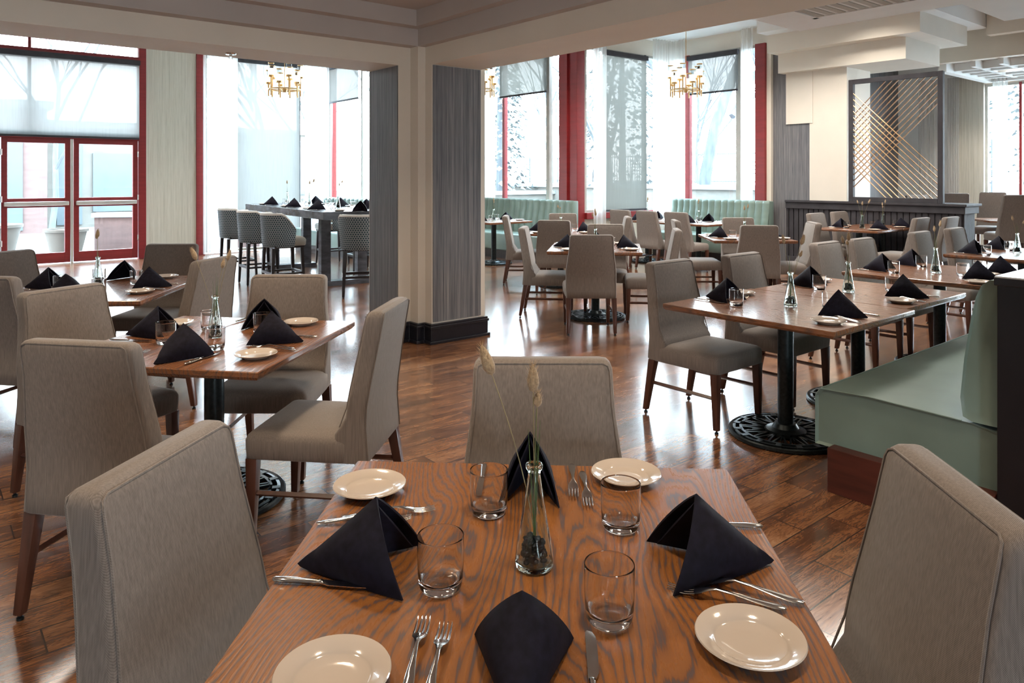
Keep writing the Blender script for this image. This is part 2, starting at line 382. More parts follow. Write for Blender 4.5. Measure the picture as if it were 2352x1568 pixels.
# inner coffered ceiling over the near tables, stepped soffit bands, beams
struct('ceiling', box(-6, 3.52, -6, 5.62, 3.03, 3.12), TAUPEPAINT, smooth=0)
def band(i, x0, y0, z0, z1):    # L-shaped stepped fascia around the coffer
    struct('trim_%d' % i, MB().poly([(-6, y0), (x0, y0), (x0, -6), (4.2, -6), (4.2, 6.4), (-6, 6.4)], z0, z1), TAUPEPAINT, smooth=0)
band(1, 3.52, 5.62, 2.885, 3.12)
band(2, 3.61, 5.738, 2.73, 2.886)
struct('trim_3', box(-6, 3.48, 5.87, 6.42, 2.56, 2.731), CREAM, smooth=0)
struct('trim_4', box(3.69, 4.25, -6, 5.63, 2.56, 2.731), CREAM, smooth=0)
struct('trim_5', box(-6, 4.25, -6, 6.42, 3.12, ZC), CREAM, smooth=0)
# corner pier between the two openings
pier = [(3.48, 5.87), (3.61, 5.87), (3.61, 5.738), (3.69, 5.738), (3.69, 5.63), (4.30, 5.63), (4.30, 6.42), (3.48, 6.42)]
struct('wall_pier', MB().poly(pier, 0, 2.731), CREAM, smooth=0)
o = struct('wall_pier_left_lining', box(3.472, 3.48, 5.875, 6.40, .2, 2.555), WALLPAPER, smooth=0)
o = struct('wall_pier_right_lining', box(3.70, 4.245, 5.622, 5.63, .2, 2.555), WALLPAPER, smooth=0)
def baseprof(pts, name):
    mb = MB().poly(pts, .0, .185)
    return struct(name, mb, BASEBLACK, smooth=0, bevel=.006)
def off(d): return [(3.48 - d, 5.87 - d), (3.61 - d, 5.87 - d), (3.61 - d, 5.738 - d), (3.69 - d, 5.738 - d), (3.69 - d, 5.63 - d), (4.30 + d, 5.63 - d), (4.30 + d, 6.42 + d), (3.48 - d, 6.42 + d)]
baseprof(off(.022), 'baseboard_pier')
mb = MB().poly(off(.040), 0, .028).poly(off(.031), .14, .165)
struct('baseboard_pier_shoe', mb, BASEBLACK, smooth=0, bevel=.006)

# high ceiling over the window side
struct('ceiling_window_side', MB().poly(floor_poly, ZC, ZC + .15), WHITEPAINT, smooth=0)

# wall A (left, y = 15): doors, wallpaper pier, windows
def wallbox(name, x0, x1, y0, y1, z0, z1, m): return struct(name, box(x0, x1, y0, y1, z0, z1), m, smooth=0)
wallbox('wall_left', 3.44, 4.34, 15.0, 15.2, 0, ZC, WALLPAPERL)
wallbox('wall_left_header', -6, 7.3, 15.02, 15.2, 3.98, ZC, CREAM)
wallbox('wall_left_far', -6, -.10, 15.0, 15.2, 0, 3.98, CREAM)
tag(bpy.data.objects['wall_left_far'], None)
n_door = [0]
def door(x0, x1, hinge):
    n_door[0] += 1
    d = thing('door_%d' % n_door[0], None, None, (x0, 15.0, 0)); d['kind'] = 'structure'
    w = x1 - x0; st = .085
    mb = box(0, st, 0, .05, .02, 2.2).box(w - st, w, 0, .05, .02, 2.2).box(st, w - st, .002, .048, .02, .20).box(st, w - st, .002, .048, 1.0, 1.16).box(st, w - st, .002, .048, 2.12, 2.2)
    obj('door_frame', mb, RED, d, smooth=0, bevel=.004)
    obj('glass_pane', box(st, w - st, .022, .028, .20, 1.0), PANE, d, smooth=0)
    obj('glass_pane', box(st, w - st, .022, .028, 1.16, 2.12), PANE, d, smooth=0)
    obj('push_bar', box(.03, w - .03, -.075, -.02, 1.03, 1.10).box(.05, .09, -.03, .01, 1.04, 1.09).box(w - .09, w - .05, -.03, .01, 1.04, 1.09), ALU, d, smooth=0, bevel=.008)
    for zz in (.35, 1.1, 1.9):
        obj('hinge', MB().lathe([(.012, zz), (.012, zz + .1)], 10, Matrix.Translation((w if hinge else 0, -.01, 0))), ALU, d)
    return d
door(1.20, 2.21, 0); door(2.26, 3.30, 1); door(-.05, 1.0, 0)
tr = thing('trim_6', None, None, (0, 15.0, 0)); tr['kind'] = 'structure'
obj('door_jamb', box(3.31, 3.44, -.02, .1, 0, 3.98).box(1.02, 1.18, -.01, .1, 0, 2.2).box(-.10, 3.31, -.01, .1, 2.2, 2.30).box(-.10, 3.31, -.03, .12, 3.60, 3.76), RED, tr, smooth=0, bevel=.004)
obj('door_mullion', box(2.215, 2.25, -.01, .05, 0, 2.2), ALU, tr, smooth=0)
n_win = [0]
def window(loc, rz, w, z0, z1, mull, frame=GREYFRAME, rail=.05, dep=.08, sill=None, panes=None):
    """local x runs along the wall, local -y faces the room; mull = list of (x, width, material)"""
    n_win[0] += 1
    r = thing('window_%d' % n_win[0], None, None, loc, rz); r['kind'] = 'structure'
    obj('window_frame', box(0, rail, 0, dep, z0, z1).box(w - rail, w, 0, dep, z0, z1).box(rail, w - rail, .002, dep - .002, z0, z0 + rail).box(rail, w - rail, .002, dep - .002, z1 - rail, z1), frame, r, smooth=0)
    for x, ww, m in mull: obj('mullion', box(x - ww / 2, x + ww / 2, -.01, dep + .002, z0 + .001, z1 - .001), m, r, smooth=0, bevel=.004)
    xs = [rail] + [x for x, ww, m in mull] + [w - rail]
    for a, b in zip(xs[:-1], xs[1:]): obj('glass_pane', box(a, b, dep * .5, dep * .5 + .006, z0 + rail, z1 - rail), PANE, r, smooth=0)
    if sill: obj('window_sill', box(0, w, -.02, dep + .02, z0 - sill, z0), sill_m, r, smooth=0, bevel=.004)
    return r
sill_m = CREAM
window((-.10, 15.0, 0), 0, 3.44, 2.30, 3.98, [(1.7, .05, RED)], RED, .04)
# wall A windows
wallbox('trim_7', 4.34, 4.50, 14.97, 15.15, 0, 3.98, RED)
window((4.50, 15.0, 0), 0, 2.65, .03, 3.98, [(.58, .055, GREYFRAME), (1.95, .05, CHARFRAME)])
# B0 window wall x = 7.15, runs y 15 -> 12.4 (local x along -Y, room side -x)
window((7.15, 15.0, 0), -PI / 2, 2.58, .6, 3.98, [(.16, .06, RED), (1.50, .05, GREYFRAME)])
wallbox('wall_back_low', 7.15, 7.3, 12.42, 15.0, 0, .6, CREAM)
wallbox('trim_8', 7.10, 7.3, 12.35, 12.47, 0, 3.98, RED)
wallbox('wall_back_jog', 7.3, 9.7, 12.42, 12.57, 0, ZC, WALLPAPERL)
# B1 window wall x = 9.55, y 12.4 -> 10.1
window((9.55, 12.42, 0), -PI / 2, 2.33, .6, 3.98, [(.56, .07, RED), (1.93, .09, GREYFRAME)])
wallbox('wall_back_low', 9.55, 9.7, 10.1, 12.42, 0, .6, CREAM)
struct('trim_9', box(9.47, 9.72, 9.88, 10.10, 0, 3.98).box(9.52, 9.72, 9.66, 9.89, 0, 3.98), RED, smooth=0, bevel=.006)
# C window facing -Y at y = 9.65
window((9.72, 9.66, 0), 0, 2.43, .86, 3.98, [(.36, .07, GREYFRAME), (1.72, .05, CHARFRAME)])
wallbox('wall_back_low', 9.72, 12.15, 9.68, 9.8, 0, .75, WALLPAPERL)
struct('trim_10', box(9.72, 12.15, 9.60, 9.76, .74, .86), RED, smooth=0, bevel=.006)
# B2 window wall x = 12.15, y 9.65 -> 7.35
window((12.15, 9.66, 0), -PI / 2, 2.1, .6, 3.98, [(.50, .11, RED), (1.68, .10, GREYFRAME)])
wallbox('wall_back_low', 12.15, 12.3, 7.3, 9.66, 0, .6, CREAM)
struct('trim_11', box(12.05, 12.3, 7.36, 7.57, 0, 3.98), RED, smooth=0, bevel=.006)
for i, b in enumerate(((7.15, 7.3, 12.42, 15.0), (9.55, 9.7, 9.68, 12.42), (9.7, 12.15, 9.68, 9.8), (12.15, 12.3, 7.3, 9.68))):
    wallbox('wall_back_header', b[0], b[1], b[2], b[3], 3.98, ZC, CREAM)
wallbox('trim_12', 12.10, 12.3, 7.27, 7.36, 0, 3.98, CREAM)
wallbox('wall_right', 12.17, 12.35, 6.45, 7.27, 0, ZC, WALLPAPER)
# cream column with stepped bulkheads
struct('wall_column', box(12.15, 13.0, 5.90, 6.56, 1.12, ZC).box(12.14, 12.5, 6.5, 7.0, 2.47, 3.42), CREAM, smooth=0)
struct('trim_13', box(11.98, 13.3, 4.89, 7.06, 3.375, 3.715), CREAM, smooth=0)
struct('trim_14', box(11.72, 13.6, 4.58, 7.12, 3.715, 4.03), CREAM, smooth=0)
struct('trim_15', box(11.4, 14.0, 4.40, 7.12, 4.03, ZC), WHITEPAINT, smooth=0)
# far room walls beyond the column
wallbox('wall_right_far', 12.35, 17.0, 7.1, 7.25, 0, ZC, WALLPAPER)
wallbox('wall_right_end', 17.0, 17.2, 6.30, 7.1, 0, ZC, WHITEPAINT)
wallbox('wall_right_end', 17.0, 17.2, 5.40, 6.30, 0, ZC, WHITEPAINT)
wallbox('wall_right_end', 16.94, 17.0, 5.40, 5.86, 0, ZC, WALLPAPERL)
wallbox('wall_right_end', 17.0, 17.2, -6, 1.2, 0, ZC, CREAM)
window((17.02, 5.40, 0), -PI / 2, 4.2, .1, 3.42, [(.62, .05, RED), (1.4, .05, GREYFRAME), (2.8, .05, GREYFRAME)])
wallbox('wall_right_header', 17.0, 17.2, 1.2, 5.4, 3.42, ZC, CREAM)
struct('wall_behind', box(-6, -1.6, -6.1, -6, 0, ZC).box(-.4, 18.2, -6.1, -6, 0, ZC).box(-1.6, -.4, -6.1, -6, 0, .4).box(-1.6, -.4, -6.1, -6, 2.4, ZC), CREAM, smooth=0)
window((-1.6, -6.0, 0), 0, 1.2, .4, 2.4, [(.6, .08, RED)])
wallbox('wall_side', -6.1, -6, -6, 15.15, 0, ZC, CREAM)
# dropped soffits and beams to the right
struct('ceiling_soffit', MB().poly([(4.25, -6), (7.97, -6), (7.97, 2.37), (6.93, 2.37), (6.93, 3.85), (4.25, 3.85)], 3.0, 3.12), WHITEPAINT, smooth=0)
struct('trim_16', box(13.9, 14.1, -6, 4.39, 3.90, ZC), CREAM, smooth=0)
struct('trim_17', box(14.38, 14.55, -6, 5.4, 3.58, ZC), CREAM, smooth=0)
mb = MB()
lx0, lx1, ly0, ly1 = 14.4, 16.98, -3.0, 5.38
lx0 = 14.56; mb.box(lx0, lx1, ly1 - .14, ly1, 3.44, 3.619).box(lx1 - .14, lx1, ly0, ly1 - .14, 3.441, 3.619)
for k in range(1, 6): x = lx0 + (lx1 - lx0) * k / 6; mb.box(x - .04, x + .04, ly0, ly1 - .14, 3.48, 3.618)
for k in range(1, 20): y = ly1 - .14 - k * .43; mb.box(lx0, lx1 - .14, y - .04, y + .04, 3.484, 3.616)
struct('ceiling_lattice', mb, WHITEPAINT, smooth=0)
struct('ceiling_far_room', box(14.56, 16.99, ly0, ly1, 3.621, 3.72), WHITEPAINT, smooth=0)

# ------------------------------------------------------------------ beadboard half wall and metal lattice screen
hw = thing('half_wall', 'charcoal beadboard half wall with a moulded cap under the cream column', 'partition', (12.15, 0, 0))
mb = box(.02, .50, 4.16, 7.0, 0, 1.0)
y = 4.16
while y < 6.98: mb.box(0, .03, y + .008, min(y + .085, 7.0), .12, .98); y += .093
x = .04
while x < .46: mb.box(x, x + .045, 4.14, 4.17, .12, .98); x += .053
obj('beadboard_panel', mb, CHARFRAME, hw, smooth=0)
obj('cap', box(-.03, .55, 4.11, 7.0, .97, 1.08).box(-.06, .58, 4.08, 7.0, 1.08, 1.12), CHARFRAME, hw, smooth=0, bevel=.008)
obj('plinth', box(-.02, .52, 4.12, 7.0, 0, .12), CHARFRAME, hw, smooth=0, bevel=.006)
sc = thing('lattice_screen', 'tall charcoal metal screen with crossing bronze rods standing on the half wall', 'screen', (12.17, 0, 1.12))
y0, y1, hs = 4.42, 5.87, 2.03
obj('screen_frame', box(-.03, .05, y0, y0 + .075, 0, hs).box(-.03, .05, y1 - .075, y1, 0, hs).box(-.028, .048, y0 + .075, y1 - .075, 0, .075).box(-.028, .048, y0 + .075, y1 - .075, hs - .075, hs), CHARFRAME, sc, smooth=0, bevel=.005)
a0, a1, b0, b1 = y0 + .07, y1 - .07, .07, hs - .07
def clipseg(py, pz, dy, dz):
    t0, t1 = -9, 9
    for p, d, lo, hi in ((py, dy, a0, a1), (pz, dz, b0, b1)):
        ta, tb = (lo - p) / d, (hi - p) / d
        if ta > tb: ta, tb = tb, ta
        t0, t1 = max(t0, ta), min(t1, tb)
    return (t0, t1) if t1 - t0 > .05 else None
# two bundles of parallel rods, cropped by the frame (y1 is the left side seen from the tables)
for k in range(13):
    zz = .24 + k * .10                                    # rising to the right
    c = clipseg(a1, zz, -.707, .707)
    if c: p = [(.01, a1 - .707 * t, zz + .707 * t) for t in c]; obj('lattice_rod', MB().tube(p, .008, 6), COPPER, sc)
for k in range(13):
    zz = 1.80 - k * .10                                   # falling to the right
    c = clipseg(a1, zz, -.707, -.707)
    if c: p = [(-.008, a1 - .707 * t, zz - .707 * t) for t in c]; obj('lattice_rod', MB().tube(p, .008, 6), COPPER, sc)

# ------------------------------------------------------------------ added fill downlights, sprinkler, vent
dl = None
def downlight(x, y, z, lab):  # made-up fixture set at each added fill spot
    global dl
    if dl is None:
        dl = thing('added_downlight', lab, 'added ceiling light', (x, y, z), 0, 'added ceiling fill downlights')
        obj('trim_ring', MB().lathe([(.055, 0), (.085, -.006), (.088, 0), (.088, .004), (.055, .004)], 24, cap=(False, False)), WHITEPAINT, dl, smooth=60)
        obj('lens', MB().lathe([(.05, .002), (.05, -.001)], 20), FILL_LENS, dl)
        return dl
    return dup(dl, (x, y, z), 0, lab)
DW = ['directly over the nearest table', 'left behind the nearest table', 'over the left-middle table', 'right behind the nearest table', 'near the left wall of the coffer', 'beside the pier under the coffer',
      'in the white soffit right of the pier', 'in the high ceiling over the middle tables', 'in the high ceiling over the banquette row', 'in the high ceiling before the half wall', 'in the high ceiling over the bar table',
      'in the high ceiling before the red doors', 'in the high ceiling over the second middle table', 'in the far room beyond the half wall', 'in the high ceiling before the right-hand booth']
for (x, y, z, p), ph in zip([(a, b, 3.03, d) for a, b, c, d in INNER_FILL] + OUTER_FILL, DW): downlight(x, y, z - .004, 'added round fill downlight ' + ph)
spk = thing('fire_sprinkler', 'small chrome fire sprinkler under the white beam left of the pier', 'sprinkler', (2.07, 6.2, 2.56))
obj('escutcheon', MB().lathe([(.0, 0), (.045, -.002), (.04, -.012), (.012, -.014), (.012, -.03)], 20, cap=(False, True)), STEEL, spk)
obj('deflector', MB().lathe([(.0, -.05), (.022, -.05), (.022, -.047), (.0, -.047)], 16).tube([(-.012, 0, -.028), (-.012, 0, -.048)], .002, 6).tube([(.012, 0, -.028), (.012, 0, -.048)], .002, 6), STEEL, spk)
vt = thing('ceiling_vent', 'pale slotted air vent set in the white soffit at the top right', 'vent', (6.23, 2.95, 3.0), PI / 2)
mb = MB()
for k in range(9): mb.box(-.42 + k * .1, -.36 + k * .1, -.2, .2, -.006, .002)
obj('vent_slats', mb, GREYFRAME, vt, smooth=0)
obj('vent_frame', box(-.5, .5, -.25, -.2, -.01, .01).box(-.5, .5, .2, .25, -.01, .01).box(-.5, -.45, -.25, .25, -.01, .01).box(.45, .5, -.25, .25, -.01, .01), WHITEPAINT, vt, smooth=0)

# ------------------------------------------------------------------ shades and curtains
def shade(x, y, rz, w, z0, z1, mat, label, cloth_only=False):
    t = thing('roller_shade', label, 'roller shade', (x, y, 0), rz, 'roller shades on the tall windows')
    obj('shade_cloth', MB().grid(lambda u, v: (u * w, 0, z0 + (z1 - z0) * v), 4, 8), mat, t, smooth=0, fix=False)
    obj('hem_bar', box(0, w, -.012, .012, z0 - .03, z0 + .005), CHARFRAME if not cloth_only else GREYFRAME, t, smooth=0, bevel=.004)
    obj('roller_housing', box(-.01, w + .01, -.05, .04, z1, z1 + .09), CHARFRAME, t, smooth=0, bevel=.01)
    return t
t = shade(-.08, 14.93, 0, 3.39, 2.25, 3.60, SCREENL, 'wide pale see-through roller shade above the red glass doors')
shade(5.12, 14.93, 0, 1.31, .30, 3.85, SCREENL, 'full-length pale roller shade behind the bar table on the left window wall', True)
shade(7.07, 14.86, -PI / 2, 1.35, 3.15, 3.85, SCREEN, 'short grey roller shade half hidden beside the pier over the first booth')
shade(9.48, 11.90, -PI / 2, 1.45, 3.19, 3.85, SCREEND, 'short taupe roller shade over the middle green booth')
shade(10.14, 9.60, 0, 1.27, .90, 3.85, SCREEND, 'full-length taupe roller shade on the window between the green booths')
shade(12.07, 9.08, -PI / 2, 1.14, 3.19, 3.85, SCREEN, 'short grey roller shade over the right-hand green booth')
def curtain(x0, y0, x1, y1, z0, z1, label, folds=6, amp=.035):
    L = math.hypot(x1 - x0, y1 - y0)
    def fn(u, v):
        a = amp * (.55 + .45 * v); return (u * L, a * math.sin(u * folds * 2 * PI) + .3 * a * math.sin(u * folds * 4.6 * PI + 1), z0 + (z1 - z0) * v)
    o = obj('curtain', MB().grid(fn, folds * 12, 8), SHEER, None, (x0, y0, 0), math.atan2(y1 - y0, x1 - x0), smooth=180, fix=False)
    return tag(o, label, 'curtain', 'sheer curtains at the windows')
curtain(4.42, 14.82, 4.62, 14.82, .02, 4.29, 'narrow sheer white curtain beside the red post left of the bar table', 3)
curtain(6.50, 14.80, 7.0, 14.70, .02, 4.29, 'gathered sheer white curtain in the corner behind the bar table', 5)
curtain(4.62, 14.86, 5.1, 14.86, .02, 4.29, 'flat sheer white curtain over the bright pane at the left of the bar table', 2, .015)
curtain(9.42, 12.35, 9.42, 11.98, .9, 4.29, 'gathered sheer white curtain directly right of the pier', 4)
curtain(9.80, 9.50, 10.12, 9.50, .3, 4.29, 'sheer white curtain right of the wide red post between the booths', 3)
curtain(11.5, 9.50, 12.02, 9.42, .3, 4.29, 'thick gathered sheer curtain in the corner left of the right-hand booth', 7)
curtain(12.02, 9.42, 12.02, 9.12, .9, 4.29, 'narrow sheer curtain above the left end of the right-hand booth', 3)
curtain(12.03, 7.86, 12.03, 7.60, 1.0, 4.29, 'narrow sheer curtain beside the purple-red post at the end of the right-hand booth', 3)
curtain(16.85, 6.62, 16.85, 6.18, .02, 3.6, 'sheer white curtain seen behind the metal lattice screen', 5)
curtain(16.85, 6.05, 16.85, 5.82, .02, 3.6, 'sheer white curtain just right of the metal lattice screen', 5)
curtain(16.85, 5.22, 16.85, 4.95, .02, 3.6, 'sheer white curtain at the far right window', 4)

# ------------------------------------------------------------------ chandeliers
ch = thing('chandelier', 'brass ring chandelier with lit white shades hanging left of the pier', 'chandelier', (5.15, 12.60, 2.98), 0, 'brass chandeliers')
obj('ring', MB().tube([(.27 * math.cos(a), .27 * math.sin(a), .10) for a in [2 * PI * k / 24 for k in range(24)]], .012, 8, closed=True), BRASS, ch)
mb = MB().tube([(0, 0, .08), (0, 0, ZC - 2.98)], .006, 6)
for k in range(5): a = 2 * PI * k / 5; mb.tube([(0, 0, .10), (.27 * math.cos(a), .27 * math.sin(a), .10)], .008, 6)
mb.lathe([(.03, .05), (.04, .07), (.04, .12), (.02, .14)], 12)
obj('stem', mb, BRASS, ch)
for k in range(10):
    a = 2 * PI * k / 10 + .2; zz = .22 + (.11 if k % 2 else 0); rr = .27
    X, Y = rr * math.cos(a), rr * math.sin(a); T = Matrix.Translation((X, Y, 0))
    c = obj('candle_holder', MB().lathe([(.012, -.02), (.012, zz - .04), (.05, zz - .03), (.05, zz), (.012, zz)], 12, T), BRASS, ch)
    s_ = obj('lamp_shade', MB().lathe([(.056, zz), (.056, zz + .115)], 14, T, (True, True)), GLOW, c)
    obj('glass_tube', MB().lathe([(.048, zz + .118), (.048, zz + .20), (.045, zz + .20), (.045, zz + .118)], 14, T, (False, False)), PANE, c)
    obj('top_ring', MB().lathe([(.044, zz + .20), (.052, zz + .20), (.052, zz + .212), (.044, zz + .212), (.044, zz + .20)], 14, T, (False, False)), BRASS, c)
dup(ch, (7.85, 10.45, 2.98), .5, 'brass ring chandelier with lit white shades half hidden by the right edge of the pier')
dup(ch, (10.70, 8.10, 2.98), .25, 'brass ring chandelier with lit white shades hanging in front of the right-hand windows')

# ------------------------------------------------------------------ dining chair (faces +Y, origin on the floor under the seat)
def back_ring(z):
    t = max(0, min(1, (z - .35) / .62))
    hw_ = .245 if z < .62 else .245 - .028 * min(1, (z - .62) / .2) - .006 * max(0, (z - .82) / .15)
    yb = -.252 - .012 * max(0, (.5 - z) / .15) - .070 * max(0, (z - .55) / .42) ** 1.1
    yf = yb + .085 - .012 * max(0, (z - .5) / .47) + (.05 if z < .47 else .05 * max(0, 1 - (z - .47) / .06))
    return hw_, yb, yf
def make_chair():
    root = thing('dining_chair', 'upholstered chair', 'chair')
    rings = []
    zs = [.35, .356, .42, .47, .50, .54, .58, .62, .66, .72, .78, .84, .90, .945, .958, .967, .971]
    ins = [.010, .002, 0, 0, 0, 0, 0, 0, 0, 0, 0, 0, 0, .0, .004, .012, .024]
    for z, i in zip(zs, ins):
        h, yb, yf = back_ring(z); rings.append(rrect(h - i, (yf - yb) / 2 - i * .8, z, .016, 4, 0, (yf + yb) / 2))
    obj('backrest', MB().loft(rings), FAB, root, smooth=50)
    # piping line around the front and rear face of the backrest
    mb = MB()
    for face in (0, 1):
        pts = []
        for z in (.36, .5, .58, .66, .74, .84, .94): h, yb, yf = back_ring(z); pts.append((-h + .010, (yb if face == 0 else yf) + (-.001 if face == 0 else .001), z))
        h, yb, yf = back_ring(.96); yy = yb if face == 0 else yf
        pts += [(-h + .014, yy, .955), (-h + .03, yy + (.004 if face == 0 else -.004), .962), (h - .03, yy + (.004 if face == 0 else -.004), .962), (h - .014, yy, .955)]
        for z in (.94, .84, .74, .66, .58, .5, .36): h, yb, yf = back_ring(z); pts.append((h - .010, (yb if face == 0 else yf) + (-.001 if face == 0 else .001), z))
        if face == 1: pts = [p for p in pts if p[2] > .49]
        mb.tube(pts, .0028, 5)
    obj('piping', mb, FAB, root, smooth=60)
    seat = []
    for z, i in ((.352, .006), (.358, 0), (.40, -.003), (.43, -.003), (.448, .004), (.459, .016), (.466, .04), (.472, .09), (.475, .16)):
        seat.append(rrect(.247 - i, .222 - i, z, max(.012, .03 - i * .1), 4, 0, .045))
    obj('seat', MB().loft(seat), FAB, root, smooth=50)
    def leg(x0, y0, x1, y1, w0=.024, w1=.0155, ztop=.355):
        q = lambda cx, cy, z, w: [(cx - w, cy - w, z), (cx + w, cy - w, z), (cx + w, cy + w, z), (cx - w, cy + w, z)]
        m = MB().loft([q(x1, y1, .02, w1), q(x0, y0, ztop, w0)])
        return m
    GL = lambda x, y: MB().lathe([(.006, .021), (.006, .012), (.012, .008), (.012, 0)], 10, Matrix.Translation((x, y, 0)))
    for sx in (-1, 1):
        lg = obj('leg', leg(.222 * sx, .238, .222 * sx, .246), DARKWOOD, root, smooth=30, bevel=.002)
        obj('glide', GL(.222 * sx, .246), IRON, lg)
        lg = obj('leg', leg(.222 * sx, -.232, .226 * sx, -.292), DARKWOOD, root, smooth=30, bevel=.002)
        obj('glide', GL(.226 * sx, -.292), IRON, lg)
        mb = MB().tube([(.222 * sx, -.26, .205), (.222 * sx, .242, .205)], .012, 4)
        obj('stretcher', mb, DARKWOOD, root, smooth=0)
    return root
CH0 = make_chair(); ch_used = [False]
def chair(cx, cy, face, label, group, scale=None):
    """face = heading the sitter looks towards, degrees from +X"""
    rz = R(face - 90)
    if not ch_used[0]:
        ch_used[0] = True; CH0.location = (cx, cy, 0); CH0.rotation_euler = (0, 0, rz)
        CH0['label'] = label; CH0['group'] = group; return CH0
    return dup(CH0, (cx, cy, 0), rz, label, group, scale=scale)
G1 = 'greige chairs around the nearest table'; G2 = 'greige chairs around the left-middle table'; G3 = 'greige chairs around the far left table'
G4 = 'greige chairs facing the sage banquette'; G5 = 'greige chairs around the middle tables'; G6 = 'greige chairs in front of the green booths'; G7 = 'greige chairs by the dark half wall'
chair(.575, 1.40, -50, 'greige upholstered chair at the left side of the nearest table, cut by the bottom edge', G1)
chair(1.33, 1.465, 230.5, 'greige upholstered chair at the far side of the nearest table behind the seed-head vase', G1)
chair(1.28, .71, 137, 'greige upholstered chair at the right side of the nearest table, in the bottom right corner', G1)
chair(.665, 3.055, 41, 'dark-shaded chair seen from the back directly behind the bottom-left chair', G2)
chair(1.44, 3.04, 133.6, 'side-on greige chair with bluish back right of the left-middle table', G2)
chair(1.50, 3.82, 230.4, 'greige chair facing us at the far side of the left-middle table', G2)
chair(.72, 4.05, -65, 'greige chair at the left side of the left-middle table, back catching window light', G2)
chair(.545, 5.27, 40, 'dark-backed chair cut by the left edge of the photo', G3)
chair(1.52, 6.31, 230.4, 'greige chair at the far left table, in front of the beige wall strip', G3)
chair(1.46, 5.43, 126.5, 'greige chair at the right side of the far left table behind the tall seed heads', G3)
chair(.70, 6.42, -60, 'pale greige chair at the left edge in front of the red doors', G3)
chair(3.93, 2.83, -90, 'greige chair at the left end of the right-hand table row, nearest of that row', G4)
chair(4.70, 2.78, -90, 'second greige chair along the right-hand table row', G4)
chair(6.08, 2.86, -90, 'third greige chair along the right-hand table row behind the tall vase', G4)
chair(6.70, 2.85, -90, 'fourth greige chair along the right-hand table row', G4)
chair(7.98, 2.84, -90, 'fifth greige chair along the right-hand table row', G4)
chair(8.86, 2.83, -90, 'last greige chair of the right-hand table row before the half wall end', G4)
chair(5.27, 5.18, 50, 'brown-grey chair with its back to us at the middle table right of the pier', G5)
chair(5.50, 6.03, -47, 'side-on chair at the left of the middle table right of the pier', G5)
chair(6.17, 5.14, 133, 'side-on chair at the right of the middle table, half hidden behind a bigger chair back', G5)
chair(6.16, 5.79, 223, 'greige chair facing us at the far side of the middle table right of the pier', G5)
chair(6.88, 8.05, -43, 'side-on pale chair standing just right of the pier', G5)
chair(6.65, 7.11, 37, 'greige chair with its back to us at the second middle table', G5)
chair(7.55, 7.94, 230, 'greige chair facing us at the far side of the second middle table', G5)
chair(7.62, 7.12, 137, 'small side-on chair at the right of the second middle table', G5)
chair(7.80, 4.90, 42, 'greige chair with its back to us in the centre right, before the folded navy napkins', G5)
chair(8.60, 5.56, 230, 'greige chair facing us in front of the right-hand green booth', G5)
chair(7.88, 5.78, -44, 'side-on pale chair with a long seat left of the right-centre table', G5)
chair(8.42, 4.80, 135, 'side-on white-lit chair in front of the dark half wall', G5)
chair(9.60, 8.42, 0, 'leftmost beige chair with its back to us at the tables of the right-hand booth', G6)
chair(9.63, 7.85, -4, 'middle beige chair with its back to us at the tables of the right-hand booth', G6)
chair(9.66, 7.30, 2, 'rightmost beige chair with its back to us at the tables of the right-hand booth', G6)
chair(7.22, 10.25, 0, 'chair mostly hidden behind the pier at the table of the middle booth', G6)
chair(10.82, 5.47, -92, 'left of the two chairs against the beadboard half wall', G7)
chair(11.60, 5.49, -92, 'right of the two chairs against the beadboard half wall', G7)
chair(10.72, 4.45, 88, 'left of the two pale high-backed chairs right of the table by the half wall', G7)
chair(11.28, 4.28, 88, 'right of the two pale high-backed chairs by the end of the half wall', G7)

# ------------------------------------------------------------------ tables
def iron_base(root, h, pole=.045):
    mb = MB(); r = .325
    mb.lathe([(.30, .022), (.318, .030), (r, .024), (r, .008), (.30, .006), (.285, .022), (.285, .033), (.30, .030)], 48, cap=(False, False))
    def flat(pts, z0=.020, z1=.034): mb.poly(pts, z0, z1)
    P = lambda rr, a: (rr * math.cos(a), rr * math.sin(a))
    n = 48
    for ra, rb in ((.246, .262), (.10, .118)):
        for k in range(n): a, b = 2 * PI * k / n, 2 * PI * (k + 1) / n; flat([P(ra, a), P(rb, a), P(rb, b), P(ra, b)])
    for k in range(16):
        a = 2 * PI * k / 16; flat([P(.255, a - .06), P(.30, a - .05), P(.30, a + .05), P(.255, a + .06)])
        flat([P(.11, a - .045), P(.25, a + .13), P(.25, a + .175), P(.11, a + .03)])
        flat([P(.11, a + .045), P(.25, a - .13), P(.25, a - .175), P(.11, a - .03)])
        flat([P(.11, a - .05), P(.19, a - .018), P(.19, a + .018), P(.11, a + .05)])
    mb.lathe([(.0, .012), (.112, .016), (.112, .038), (.075, .05), (.06, .075), (.0, .078)], 32, cap=(False, False))
    for k in range(4): a = PI / 4 + k * PI / 2; mb.lathe([(.018, 0), (.018, .01), (.012, .014)], 10, Matrix.Translation((*P(.29, a), 0)))
    obj('table_base', mb, IRON, root, smooth=40)
    obj('pedestal', MB().lathe([(pole, .06), (pole, h - .05)], 24), IRON, root, smooth=60)
    obj('spider', box(-.28, .28, -.025, .025, h - .05, h - .036).box(-.025, .025, -.28, .28, h - .05, h - .036), IRON, root, smooth=0)
PROTO = {}
